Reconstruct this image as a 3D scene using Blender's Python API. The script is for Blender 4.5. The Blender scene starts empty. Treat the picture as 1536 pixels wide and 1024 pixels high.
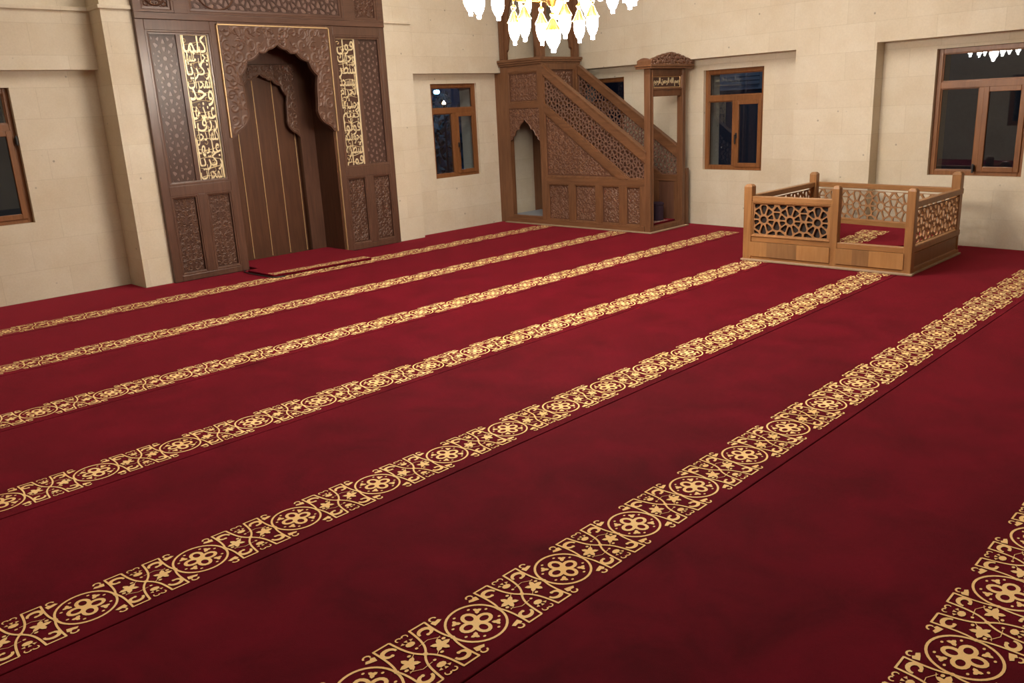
import bpy, bmesh, math, random
from mathutils import Vector, Matrix
C = bpy.context.scene.collection
PI = math.pi
random.seed(7)

# ------------------------------------------------------------------ materials
def nodes(m):
    m.use_nodes = True
    nt = m.node_tree
    return nt, nt.nodes, nt.links, nt.nodes['Principled BSDF']

def mixcol(N, L, fac, a, b, blend='MIX'):
    n = N.new('ShaderNodeMix'); n.data_type = 'RGBA'; n.blend_type = blend
    for i, v in ((0, fac), (6, a), (7, b)):
        if isinstance(v, (int, float)): n.inputs[i].default_value = v
        elif isinstance(v, tuple): n.inputs[i].default_value = v + (1,) if len(v) == 3 else v
        else: L.new(v, n.inputs[i])
    return n.outputs[2]

def ramp(N, L, src, stops):
    r = N.new('ShaderNodeValToRGB'); L.new(src, r.inputs[0])
    e = r.color_ramp.elements
    while len(e) < len(stops): e.new(0.5)
    for k, (p, c) in enumerate(stops):
        e[k].position = p; e[k].color = (c if isinstance(c, tuple) else (c, c, c)) + (1,)
    return r.outputs[0]

def simple(name, col, rough=0.5, metal=0.0, emit=None, es=0.0, noise=0.0, spec=0.5):
    m = bpy.data.materials.new(name); nt, N, L, B = nodes(m)
    B.inputs['Roughness'].default_value = rough; B.inputs['Metallic'].default_value = metal
    B.inputs['Specular IOR Level'].default_value = spec
    if noise:
        t = N.new('ShaderNodeTexNoise'); t.inputs['Scale'].default_value = 25
        tc = N.new('ShaderNodeTexCoord'); L.new(tc.outputs['Object'], t.inputs['Vector'])
        d = tuple(c * (1 - noise) for c in col)
        L.new(mixcol(N, L, t.outputs['Fac'], d, tuple(min(1, c * (1 + noise)) for c in col)), B.inputs['Base Color'])
    else:
        B.inputs['Base Color'].default_value = col + (1,)
    if emit:
        B.inputs['Emission Color'].default_value = emit + (1,); B.inputs['Emission Strength'].default_value = es
    return m

def wood(name, dark, light, rough=0.42, axis='Z', grain=1.0, carve=0.0, carvescale=38, bandy=False):
    """varnished wood, grain along one axis; carve adds a shallow incised pattern"""
    m = bpy.data.materials.new(name); nt, N, L, B = nodes(m)
    tc = N.new('ShaderNodeTexCoord'); mp = N.new('ShaderNodeMapping')
    sc = {'X': (1.2, 14, 14), 'Y': (14, 1.2, 14), 'Z': (14, 14, 1.2)}[axis]
    mp.inputs['Scale'].default_value = sc
    L.new(tc.outputs['Object'], mp.inputs['Vector'])
    n1 = N.new('ShaderNodeTexNoise'); n1.inputs['Scale'].default_value = 2.2 * grain; n1.inputs['Detail'].default_value = 6
    n1.inputs['Roughness'].default_value = 0.62; n1.inputs['Distortion'].default_value = 0.6
    L.new(mp.outputs[0], n1.inputs['Vector'])
    n2 = N.new('ShaderNodeTexNoise'); n2.inputs['Scale'].default_value = 1.3; n2.inputs['Detail'].default_value = 2
    L.new(tc.outputs['Object'], n2.inputs['Vector'])
    c = ramp(N, L, n1.outputs['Fac'], [(0.3, dark), (0.72, light)])
    mid = tuple((a + b) / 2 for a, b in zip(dark, light))
    c = mixcol(N, L, 0.25, c, mid)
    f2 = ramp(N, L, n2.outputs['Fac'], [(0.3, 0.72), (0.7, 1.0)])
    c = mixcol(N, L, 0.6, c, f2, 'MULTIPLY')
    L.new(c, B.inputs['Base Color'])
    B.inputs['Roughness'].default_value = rough
    B.inputs['Specular IOR Level'].default_value = 0.45
    bp = N.new('ShaderNodeBump'); bp.inputs['Strength'].default_value = 0.12; bp.inputs['Distance'].default_value = 0.002
    L.new(n1.outputs['Fac'], bp.inputs['Height'])
    out = bp
    if carve:
        w = N.new('ShaderNodeTexVoronoi'); w.inputs['Scale'].default_value = carvescale; w.feature = 'DISTANCE_TO_EDGE'
        nz = N.new('ShaderNodeTexNoise'); nz.inputs['Scale'].default_value = 14
        L.new(tc.outputs['Object'], nz.inputs['Vector'])
        ad = N.new('ShaderNodeVectorMath'); ad.operation = 'MULTIPLY_ADD'
        L.new(nz.outputs['Color'], ad.inputs[0]); ad.inputs[1].default_value = (0.05, 0.05, 0.05)
        L.new(tc.outputs['Object'], ad.inputs[2]); L.new(ad.outputs[0], w.inputs['Vector'])
        h = ramp(N, L, w.outputs['Distance'], [(0.02, 1.0), (0.14, 0.0)])
        b2 = N.new('ShaderNodeBump'); b2.inputs['Strength'].default_value = carve; b2.inputs['Distance'].default_value = 0.006
        L.new(h, b2.inputs['Height']); L.new(bp.outputs[0], b2.inputs['Normal']); out = b2
    L.new(out.outputs[0], B.inputs['Normal'])
    return m

def stone(name, axis, tint=(1, 1, 1)):
    """pale honed limestone ashlar; axis = horizontal world axis of the wall"""
    m = bpy.data.materials.new(name); nt, N, L, B = nodes(m)
    g = N.new('ShaderNodeNewGeometry'); sp = N.new('ShaderNodeSeparateXYZ'); cb = N.new('ShaderNodeCombineXYZ')
    L.new(g.outputs['Position'], sp.inputs[0])
    L.new(sp.outputs[axis], cb.inputs[0]); L.new(sp.outputs['Z'], cb.inputs[1])
    br = N.new('ShaderNodeTexBrick'); L.new(cb.outputs[0], br.inputs['Vector'])
    br.inputs['Scale'].default_value = 1.0; br.inputs['Brick Width'].default_value = 0.62
    br.inputs['Row Height'].default_value = 0.285; br.inputs['Mortar Size'].default_value = 0.0022
    br.inputs['Mortar Smooth'].default_value = 0.4; br.inputs['Bias'].default_value = 0.0
    t = tint
    br.inputs['Color1'].default_value = (0.70 * t[0], 0.625 * t[1], 0.50 * t[2], 1)
    br.inputs['Color2'].default_value = (0.745 * t[0], 0.68 * t[1], 0.56 * t[2], 1)
    br.inputs['Mortar'].default_value = (0.62 * t[0], 0.55 * t[1], 0.43 * t[2], 1)
    n = N.new('ShaderNodeTexNoise'); n.inputs['Scale'].default_value = 2.4; n.inputs['Detail'].default_value = 8; n.inputs['Roughness'].default_value = 0.65
    L.new(g.outputs['Position'], n.inputs['Vector'])
    v = ramp(N, L, n.outputs['Fac'], [(0.3, (0.90, 0.86, 0.80)), (0.7, (1.0, 1.0, 1.0))])
    c = mixcol(N, L, 1.0, br.outputs['Color'], v, 'MULTIPLY')
    vo = N.new('ShaderNodeTexVoronoi'); vo.inputs['Scale'].default_value = 5.0; L.new(g.outputs['Position'], vo.inputs['Vector'])
    pit = ramp(N, L, vo.outputs['Distance'], [(0.035, 0.55), (0.07, 1.0)])
    c = mixcol(N, L, 1.0, c, pit, 'MULTIPLY')
    n3 = N.new('ShaderNodeTexNoise'); n3.inputs['Scale'].default_value = 60; n3.inputs['Detail'].default_value = 3
    L.new(g.outputs['Position'], n3.inputs['Vector'])
    gr = ramp(N, L, n3.outputs['Fac'], [(0.3, 0.93), (0.7, 1.0)])
    c = mixcol(N, L, 1.0, c, gr, 'MULTIPLY')
    L.new(c, B.inputs['Base Color']); B.inputs['Roughness'].default_value = 0.75
    B.inputs['Specular IOR Level'].default_value = 0.3
    bp = N.new('ShaderNodeBump'); bp.inputs['Strength'].default_value = 0.3; bp.inputs['Distance'].default_value = 0.003
    inv = N.new('ShaderNodeMath'); inv.operation = 'SUBTRACT'; inv.inputs[0].default_value = 1
    L.new(br.outputs['Fac'], inv.inputs[1]); L.new(inv.outputs[0], bp.inputs['Height']); L.new(bp.outputs[0], B.inputs['Normal'])
    return m

def carpet_mat(name, col, col2, sheen=0.5, fine=0.72):
    m = bpy.data.materials.new(name); nt, N, L, B = nodes(m)
    g = N.new('ShaderNodeNewGeometry')
    n = N.new('ShaderNodeTexNoise'); n.inputs['Scale'].default_value = 3.2; n.inputs['Detail'].default_value = 9; n.inputs['Roughness'].default_value = 0.6
    n.inputs['Distortion'].default_value = 0.5
    L.new(g.outputs['Position'], n.inputs['Vector'])
    c = ramp(N, L, n.outputs['Fac'], [(0.32, col), (0.68, col2)])
    f = N.new('ShaderNodeTexNoise'); f.inputs['Scale'].default_value = 420; f.inputs['Detail'].default_value = 2
    L.new(g.outputs['Position'], f.inputs['Vector'])
    c = mixcol(N, L, 1.0, c, ramp(N, L, f.outputs['Fac'], [(0.3, fine), (0.7, 1.0)]), 'MULTIPLY')
    L.new(c, B.inputs['Base Color'])
    B.inputs['Roughness'].default_value = 0.95; B.inputs['Specular IOR Level'].default_value = 0.08
    B.inputs['Sheen Weight'].default_value = sheen; B.inputs['Sheen Roughness'].default_value = 0.26
    B.inputs['Sheen Tint'].default_value = (1.0, 0.10, 0.17, 1)
    bp = N.new('ShaderNodeBump'); bp.inputs['Strength'].default_value = 0.5; bp.inputs['Distance'].default_value = 0.003
    L.new(f.outputs['Fac'], bp.inputs['Height']); L.new(bp.outputs[0], B.inputs['Normal'])
    return m

def glass_mat(name):
    m = bpy.data.materials.new(name); m.use_nodes = True; nt = m.node_tree; N = nt.nodes; L = nt.links
    for n in list(N): N.remove(n)
    o = N.new('ShaderNodeOutputMaterial'); mx = N.new('ShaderNodeMixShader')
    fr = N.new('ShaderNodeFresnel'); ge = N.new('ShaderNodeNewGeometry'); mi = N.new('ShaderNodeMix')
    mi.inputs[2].default_value = 1.65; mi.inputs[3].default_value = 1 / 1.65      # same index on both faces of the thin pane
    L.new(ge.outputs['Backfacing'], mi.inputs[0]); L.new(mi.outputs[0], fr.inputs['IOR'])
    t = N.new('ShaderNodeBsdfTransparent'); t.inputs[0].default_value = (0.82, 0.86, 0.9, 1)
    gl = N.new('ShaderNodeBsdfGlossy'); gl.inputs['Roughness'].default_value = 0.012
    gl.inputs['Color'].default_value = (0.92, 0.96, 1, 1)
    L.new(fr.outputs[0], mx.inputs[0]); L.new(t.outputs[0], mx.inputs[1]); L.new(gl.outputs[0], mx.inputs[2])
    L.new(mx.outputs[0], o.inputs[0])
    return m

M = {}
M['stone_x'] = stone('limestone_front', 'X'); M['stone_y'] = stone('limestone_right', 'Y')
M['mwood'] = wood('mihrab_walnut', (0.068, 0.030, 0.020), (0.150, 0.073, 0.047), 0.33)
M['mwood_x'] = wood('mihrab_walnut_rail', (0.068, 0.030, 0.020), (0.150, 0.073, 0.047), 0.33, 'X')
M['mniche'] = wood('niche_walnut', (0.06, 0.024, 0.013), (0.13, 0.055, 0.028), 0.4, grain=0.8)
M['mback'] = wood('carving_ground', (0.055, 0.024, 0.016), (0.11, 0.052, 0.034), 0.38)
M['mcarve'] = wood('carved_relief_walnut', (0.095, 0.047, 0.030), (0.175, 0.090, 0.058), 0.44)
for _k in ('mwood', 'mwood_x'):
    _b = M[_k].node_tree.nodes['Principled BSDF']; _b.inputs['Coat Weight'].default_value = 0.45; _b.inputs['Coat Roughness'].default_value = 0.28
M['geo'] = wood('geometric_ground', (0.15, 0.085, 0.068), (0.22, 0.13, 0.105), 0.34)
M['geo'].node_tree.nodes['Principled BSDF'].inputs['Coat Weight'].default_value = 0.8
M['geo'].node_tree.nodes['Principled BSDF'].inputs['Coat Roughness'].default_value = 0.3
M['geostrap'] = wood('geometric_strap', (0.05, 0.026, 0.02), (0.10, 0.052, 0.04), 0.33)
M['wood'] = wood('minbar_wood', (0.12, 0.05, 0.022), (0.25, 0.115, 0.055), 0.4)
M['wood_y'] = wood('minbar_wood_rail', (0.12, 0.05, 0.022), (0.25, 0.115, 0.055), 0.4, 'Y')
M['wcarve'] = wood('minbar_carving', (0.14, 0.062, 0.034), (0.24, 0.115, 0.064), 0.42)
M['wback'] = wood('minbar_carving_ground', (0.10, 0.043, 0.026), (0.18, 0.082, 0.05), 0.5)
M['wlat'] = wood('minbar_lattice', (0.13, 0.065, 0.048), (0.22, 0.12, 0.085), 0.42)
M['ewood'] = wood('enclosure_wood', (0.24, 0.105, 0.034), (0.42, 0.21, 0.08), 0.42)
M['ewood_y'] = wood('enclosure_wood_rail', (0.24, 0.105, 0.034), (0.42, 0.21, 0.08), 0.42, 'Y')
M['ewood_x'] = wood('enclosure_wood_side_rail', (0.24, 0.105, 0.034), (0.42, 0.21, 0.08), 0.42, 'X')
M['elat'] = wood('enclosure_lattice', (0.27, 0.125, 0.05), (0.42, 0.22, 0.095), 0.6)
M['veneer1'] = wood('veneer_a', (0.27, 0.13, 0.045), (0.40, 0.21, 0.085), 0.4)
M['veneer2'] = wood('veneer_b', (0.20, 0.10, 0.04), (0.30, 0.16, 0.07), 0.4)
M['veneer3'] = wood('veneer_c', (0.34, 0.16, 0.055), (0.47, 0.25, 0.10), 0.4)
M['wframe'] = wood('window_frame_oak', (0.17, 0.062, 0.02), (0.30, 0.125, 0.045), 0.4)
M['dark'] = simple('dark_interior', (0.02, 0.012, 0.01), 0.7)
M['gold'] = simple('gold_leaf', (0.90, 0.77, 0.50), 0.36, 0.45, noise=0.12)
M['goldline'] = simple('gold_inlay', (0.72, 0.50, 0.26), 0.4, 0.5)
M['brass'] = simple('polished_brass', (0.95, 0.70, 0.25), 0.22, 1.0)
M['black'] = simple('black_plastic', (0.015, 0.015, 0.017), 0.45)
M['chrome'] = simple('dark_chrome', (0.12, 0.12, 0.13), 0.25, 0.8)
M['glass'] = glass_mat('window_glass')
M['carpet'] = carpet_mat('red_carpet', (0.066, 0.0011, 0.0054), (0.134, 0.0024, 0.0115), 1.0)
M['pattern'] = carpet_mat('gold_carpet_pile', (0.92, 0.58, 0.24), (1.0, 0.72, 0.35), 0.15, 0.88)
M['pattern'].node_tree.nodes['Principled BSDF'].inputs['Sheen Tint'].default_value = (1, 0.8, 0.5, 1)
M['plaster'] = simple('cream_plaster', (0.62, 0.56, 0.47), 0.85, noise=0.04)
M['screed'] = simple('floor_screed', (0.2, 0.2, 0.2), 0.9)
M['pale'] = simple('pale_threshold', (0.36, 0.25, 0.16), 0.6, noise=0.15)
M['grey'] = simple('grey_board', (0.28, 0.30, 0.33), 0.6)
M['bulb'] = simple('lit_opal_glass', (1, 1, 1), 0.3, emit=(1.0, 0.90, 0.78), es=74.0)
M['purple'] = simple('dark_purple_fabric', (0.03, 0.012, 0.03), 0.8)
M['street'] = simple('street_lamp_light', (1, 1, 1), 0.4, emit=(0.25, 0.6, 1.0), es=25)
M['warmglint'] = simple('warm_glint_glow', (1, 1, 1), 0.4, emit=(1.0, 0.6, 0.25), es=10)  # glow that stands in for a warm reflection in the window
M['neigh'] = simple('neighbour_render', (0.16, 0.17, 0.2), 0.9, noise=0.2)
M['neighwin'] = simple('neighbour_shutter', (0.45, 0.5, 0.58), 0.6)
M['leaf'] = simple('night_hedge', (0.05, 0.07, 0.06), 0.9, noise=0.5)
M['paving'] = simple('night_paving', (0.20, 0.24, 0.30), 0.9, noise=0.2)

# ------------------------------------------------------------------ mesh helpers
class MB:
    def __init__(s): s.v = []; s.f = []; s.smooth = False
    def add(s, vs, fs):
        o = len(s.v); s.v += [tuple(p) for p in vs]; s.f += [tuple(i + o for i in f) for f in fs]; return s
    def box(s, x0, x1, y0, y1, z0, z1):
        return s.add([(x, y, z) for x in (x0, x1) for y in (y0, y1) for z in (z0, z1)],
                     [(0, 1, 3, 2), (4, 6, 7, 5), (0, 4, 5, 1), (2, 3, 7, 6), (0, 2, 6, 4), (1, 5, 7, 3)])
    def prism(s, pts, a0, a1, to):
        """pts 2-D polygon extruded between a0 and a1; to(u, v, a) -> xyz"""
        n = len(pts)
        return s.add([to(u, v, a0) for u, v in pts] + [to(u, v, a1) for u, v in pts],
                     [tuple(range(n))] + [tuple(range(2 * n - 1, n - 1, -1))] +
                     [(i, i + n, (i + 1) % n + n, (i + 1) % n) for i in range(n)])
    def lathe(s, prof, cx, cy, cz, seg=20):
        o = len(s.v); n = len(prof)
        for k in range(seg):
            a = 2 * PI * k / seg
            for r, z in prof: s.v.append((cx + r * math.cos(a), cy + r * math.sin(a), cz + z))
        for k in range(seg):
            k2 = (k + 1) % seg
            for i in range(n - 1):
                s.f.append((o + k * n + i, o + k2 * n + i, o + k2 * n + i + 1, o + k * n + i + 1))
        return s
    def tube(s, pts, r, seg=8):
        P = [Vector(p) for p in pts]; o = len(s.v); n = len(P)
        up = Vector((0, 0, 1))
        for i, p in enumerate(P):
            d = (P[min(i + 1, n - 1)] - P[max(i - 1, 0)]).normalized()
            ref = up if abs(d.z) < 0.95 else Vector((1, 0, 0))
            a = d.cross(ref).normalized(); b = d.cross(a).normalized()
            rr = r[i] if isinstance(r, (list, tuple)) else r
            for k in range(seg):
                t = 2 * PI * k / seg; s.v.append(tuple(p + a * rr * math.cos(t) + b * rr * math.sin(t)))
        for i in range(n - 1):
            for k in range(seg):
                k2 = (k + 1) % seg
                s.f.append((o + i * seg + k, o + i * seg + k2, o + (i + 1) * seg + k2, o + (i + 1) * seg + k))
        s.f.append(tuple(o + k for k in range(seg))); s.f.append(tuple(o + (n - 1) * seg + k for k in reversed(range(seg))))
        return s
    def build(s, name, mat, parent=None, bevel=0.0, smooth=False, norm=True):
        me = bpy.data.meshes.new(name); me.from_pydata(s.v, [], s.f); me.update()
        if norm:
            bm = bmesh.new(); bm.from_mesh(me)
            bmesh.ops.recalc_face_normals(bm, faces=bm.faces)
            bm.to_mesh(me); bm.free()
        if smooth:
            for p in me.polygons: p.use_smooth = True
        o = bpy.data.objects.new(name, me); C.objects.link(o)
        for m in (mat if isinstance(mat, list) else [mat]): me.materials.append(m)
        if bevel:
            b = o.modifiers.new('bevel', 'BEVEL'); b.width = bevel; b.segments = 2; b.limit_method = 'ANGLE'; b.angle_limit = 0.7
        if parent:
            o.parent = parent; o.matrix_parent_inverse = parent_inv(parent)
        return o

def parent_inv(p):
    m = Matrix.Translation(p.location)
    if p.parent: return m.inverted() if False else Matrix.Identity(4) if p.type == 'MESH' else m.inverted()
    return m.inverted()

def empty(name, loc, label, cat, group=None):
    o = bpy.data.objects.new(name, None); C.objects.link(o); o.location = loc; o.empty_display_size = 0.1
    return tag(o, label, cat, group)
def tag(o, label=None, cat=None, group=None, kind=None):
    if label: o['label'] = label
    if cat: o['category'] = cat
    if group: o['group'] = group
    if kind: o['kind'] = kind
    return o
def struct(o): o['kind'] = 'structure'; return o

# planes: map (u, v, a) -> xyz.  a = distance out of the plane, towards the viewer side
def PX(x): return lambda u, v, a: (x - a, u, v)        # face looking to -x, u = y
def PXp(x): return lambda u, v, a: (x + a, u, v)       # face looking to +x
def PY(y): return lambda u, v, a: (u, y - a, v)        # face looking to -y, u = x
def PYp(y): return lambda u, v, a: (u, y + a, v)
def PZ(z): return lambda u, v, a: (u, v, z + a)

def rect(u0, u1, v0, v1): return [(u0, v0), (u1, v0), (u1, v1), (u0, v1)]

def inside(p, poly):
    x, y = p; c = False; n = len(poly)
    for i in range(n):
        x1, y1 = poly[i]; x2, y2 = poly[(i + 1) % n]
        if (y1 > y) != (y2 > y) and x < (x2 - x1) * (y - y1) / (y2 - y1) + x1: c = not c
    return c
def edge_dist(p, poly):
    d = 9; px, py = p; n = len(poly)
    for i in range(n):
        x1, y1 = poly[i]; x2, y2 = poly[(i + 1) % n]
        dx, dy = x2 - x1, y2 - y1; L2 = dx * dx + dy * dy or 1e-12
        t = max(0, min(1, ((px - x1) * dx + (py - y1) * dy) / L2))
        d = min(d, math.hypot(px - x1 - t * dx, py - y1 - t * dy))
    return d

def molding(mb, pts, w, h, to, base=0.0):
    """raised ring around convex polygon pts: outer edge on pts, ridge in the middle, width w inward"""
    cx = sum(p[0] for p in pts) / len(pts); cy = sum(p[1] for p in pts) / len(pts)
    def inset(d):
        n = len(pts); out = []
        area = sum(pts[i][0] * pts[(i + 1) % n][1] - pts[(i + 1) % n][0] * pts[i][1] for i in range(n))
        sg = 1 if area > 0 else -1
        for i in range(n):
            p0 = Vector(pts[i - 1]); p1 = Vector(pts[i]); p2 = Vector(pts[(i + 1) % n])
            e1 = (p1 - p0).normalized(); e2 = (p2 - p1).normalized()
            n1 = Vector((-e1.y, e1.x)) * sg; n2 = Vector((-e2.y, e2.x)) * sg
            b = (n1 + n2); k = d / max(0.25, (1 + n1.dot(n2)) / 2) / b.length if b.length else 0
            b = b.normalized(); cosh = max(0.35, n1.dot(b))
            out.append(tuple(p1 + b * (d / cosh)))
        return out
    prof = [(0, base), (0, base + h), (w * 0.45, base + h), (w * 0.6, base + h * 0.45), (w, base + h * 0.3), (w, base)]
    rings = [[to(u, v, a) for u, v in inset(d)] for d, a in prof]
    n = len(pts); o = len(mb.v)
    for r in rings: mb.v += [tuple(p) for p in r]
    for k in range(len(rings) - 1):
        for i in range(n):
            j = (i + 1) % n
            mb.f.append((o + k * n + i, o + k * n + j, o + (k + 1) * n + j, o + (k + 1) * n + i))
    return inset(w)

# ------------------------------------------------------------------ carved relief
def ribbon(mb, path, widths, h, to, base, poly=None, margin=0.0, flat=False):
    """raised ribbon with a ridge, broken wherever it would leave poly"""
    n = len(path); run = []
    def flush():
        if len(run) < 3: run.clear(); return
        o = len(mb.v)
        for k, (p, nrm, w) in enumerate(run):
            e = 0.15 if k in (0, len(run) - 1) else 1
            a = (p[0] + nrm[0] * w * e, p[1] + nrm[1] * w * e); b = (p[0] - nrm[0] * w * e, p[1] - nrm[1] * w * e)
            mb.v += [tuple(to(*a, base)), tuple(to(*p, base + h * (1 if e == 1 else 0.5))), tuple(to(*b, base))]
        for k in range(len(run) - 1):
            q = o + k * 3
            mb.f += [(q, q + 3, q + 4, q + 1), (q + 1, q + 4, q + 5, q + 2)]
        run.clear()
    for i in range(n):
        p = path[i]; a = path[max(0, i - 1)]; b = path[min(n - 1, i + 1)]
        dx, dy = b[0] - a[0], b[1] - a[1]; L_ = math.hypot(dx, dy) or 1
        if poly and (not inside(p, poly) or edge_dist(p, poly) < margin): flush(); continue
        run.append((p, (-dy / L_, dx / L_), widths[i] if isinstance(widths, list) else widths))
    flush()

def spiral(c, r, a0, turns, hand, n=18):
    out = []
    for k in range(n):
        t = k / (n - 1); rr = r * (1 - 0.82 * t); a = a0 + hand * turns * 2 * PI * t
        out.append((c[0] + rr * math.cos(a), c[1] + rr * math.sin(a)))
    return out

def arabesque(mb, poly, to, base, cell=0.06, h=0.006, seed=1, w=0.10, mirror=None):
    """interlaced curling stems and split leaves filling poly"""
    R = random.Random(seed)
    us = [p[0] for p in poly]; vs = [p[1] for p in poly]
    u0, u1, v0, v1 = min(us), max(us), min(vs), max(vs)
    nu = max(1, round((u1 - u0) / cell)); nv = max(1, round((v1 - v0) / cell))
    du = (u1 - u0) / nu; dv = (v1 - v0) / nv
    for j in range(nv):
        for i in range(nu):
            if mirror is not None and u0 + (i + .5) * du > mirror + 1e-6: continue
            c = (u0 + (i + .5 + R.uniform(-.12, .12)) * du, v0 + (j + .5 + R.uniform(-.12, .12)) * dv)
            hand = 1 if (i + j) % 2 else -1; a0 = R.uniform(0, 6.28); kind = R.random()
            items = []
            s = min(du, dv)
            sp = spiral(c, s * 0.52, a0, 1.15, hand)
            n = len(sp)
            items.append((sp, [s * w * (0.5 + 0.9 * math.sin(PI * min(1, (k + 2) / n))) for k in range(n)]))
            # split leaf thrown off the stem
            p = sp[3]; a1 = a0 + hand * 1.6
            for sgn in (1, -1):
                lf = [(p[0] + s * t * .55 * math.cos(a1 + sgn * (.25 + t * 1.1)), p[1] + s * t * .55 * math.sin(a1 + sgn * (.25 + t * 1.1))) for t in [k / 7 for k in range(8)]]
                items.append((lf, [s * w * 1.5 * math.sin(PI * (k + .6) / 8.2) for k in range(8)]))
            if kind > .5:
                st = [(c[0] + s * (t - .5) * 1.3 * math.cos(a0 + .8), c[1] + s * (t - .5) * 1.3 * math.sin(a0 + .8) + .12 * s * math.sin(t * 6)) for t in [k / 9 for k in range(10)]]
                items.append((st, s * w * .5))
            for path, wd in items:
                ribbon(mb, path, wd, h, to, base, poly, s * 0.05)
                if mirror is not None:
                    ribbon(mb, [(2 * mirror - q[0], q[1]) for q in path], wd, h, to, base, poly, s * 0.05)
    return mb

# ------------------------------------------------------------------ girih lattice from voronoi cells
def clip(poly, a, b, c):
    out = []; n = len(poly)
    for i in range(n):
        p, q = poly[i], poly[(i + 1) % n]
        dp = a * p[0] + b * p[1] - c; dq = a * q[0] + b * q[1] - c
        if dp <= 0: out.append(p)
        if (dp < 0 < dq) or (dq < 0 < dp):
            t = dp / (dp - dq); out.append((p[0] + t * (q[0] - p[0]), p[1] + t * (q[1] - p[1])))
    return out

def girih_seeds(u0, u1, v0, v1, P=0.28, PV=0.29, cu=None, cv=None):
    cu = (u0 + u1) / 2 if cu is None else cu; cv = (v0 + v1) / 2 if cv is None else cv
    S = []
    for i in range(-12, 13):
        for j in range(-12, 13):
            x, y = cu + i * P, cv + j * PV
            if x < u0 - P or x > u1 + P or y < v0 - PV or y > v1 + PV: continue
            S.append((x, y))
            for k in range(10):
                a = PI / 2 + k * PI / 5
                S.append((x + 0.30 * P * math.cos(a), y + 0.30 * P * math.sin(a)))
            for sx in (0.5,):
                S += [(x + .5 * P, y + .17 * P), (x + .5 * P, y - .17 * P), (x + .5 * P, y + .42 * P), (x + .36 * P, y + .48 * PV), (x + .64 * P, y + .48 * PV)]
    return S

def lattice(poly, seeds, strap, depth, to, base=0.0, cells=False):
    """returns MB of pierced straps (front, back and hole walls), and optionally hole polygons"""
    mb = MB(); holes = []
    us = [p[0] for p in poly]; vs = [p[1] for p in poly]; mgn = .1
    box0 = rect(min(us) - mgn, max(us) + mgn, min(vs) - mgn, max(vs) + mgn)
    area = sum(poly[i][0] * poly[(i + 1) % len(poly)][1] - poly[(i + 1) % len(poly)][0] * poly[i][1] for i in range(len(poly)))
    if area < 0: poly = poly[::-1]
    for s in seeds:
        if not (min(us) - mgn < s[0] < max(us) + mgn and min(vs) - mgn < s[1] < max(vs) + mgn): continue
        c = box0
        for t in sorted(seeds, key=lambda t: (t[0] - s[0]) ** 2 + (t[1] - s[1]) ** 2)[1:22]:
            a, b = t[0] - s[0], t[1] - s[1]
            if a * a + b * b < 1e-9: continue
            c = clip(c, a, b, a * (s[0] + t[0]) / 2 + b * (s[1] + t[1]) / 2)
            if len(c) < 3: break
        for i in range(len(poly)):
            if len(c) < 3: break
            (x1, y1), (x2, y2) = poly[i], poly[(i + 1) % len(poly)]
            a, b = (y2 - y1), -(x2 - x1)
            c = clip(c, a, b, a * x1 + b * y1)
        if len(c) < 3: continue
        # drop tiny edges
        d = [c[0]]
        for q in c[1:]:
            if math.hypot(q[0] - d[-1][0], q[1] - d[-1][1]) > 0.0015: d.append(q)
        c = d
        if len(c) < 3: continue
        A = abs(sum(c[i][0] * c[(i + 1) % len(c)][1] - c[(i + 1) % len(c)][0] * c[i][1] for i in range(len(c)))) / 2
        per = sum(math.hypot(c[i][0] - c[i - 1][0], c[i][1] - c[i - 1][1]) for i in range(len(c)))
        ap = 2 * A / per
        gx = sum(p[0] for p in c) / len(c); gy = sum(p[1] for p in c) / len(c)
        k = 1 - strap / 2 / max(ap, 1e-6)
        n = len(c)
        if k < 0.2:
            mb.add([to(*p, base + depth) for p in c] + [to(*p, base) for p in c], [tuple(range(n)), tuple(range(2 * n - 1, n - 1, -1))])
            continue
        h = [(gx + (p[0] - gx) * k, gy + (p[1] - gy) * k) for p in c]
        holes.append(h)
        lerp = lambda a, b, t: (a[0] + (b[0] - a[0]) * t, a[1] + (b[1] - a[1]) * t)
        O_, I_ = [], []     # outer loop: corner, quarter, three-quarter; hole: rounded corners
        for i in range(n):
            j = (i + 1) % n
            O_ += [c[i], lerp(c[i], c[j], .28), lerp(c[i], c[j], .72)]
            pq = lerp(h[i - 1], h[i], .72); nq = lerp(h[i], h[j], .28)
            mid = lerp(lerp(pq, nq, .5), h[i], .45)
            I_ += [mid, nq, lerp(h[i], h[j], .72)]
        n3 = 3 * n
        V = [to(*p, base + depth) for p in O_] + [to(*p, base + depth) for p in I_] + [to(*p, base) for p in O_] + [to(*p, base) for p in I_]
        F = []
        for i in range(n3):
            j = (i + 1) % n3
            F += [(i, j, n3 + j, n3 + i), (n3 + i, n3 + j, 3 * n3 + j, 3 * n3 + i), (2 * n3 + j, 2 * n3 + i, 3 * n3 + i, 3 * n3 + j)]
        mb.add(V, F)
    return (mb, holes) if cells else mb

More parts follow.
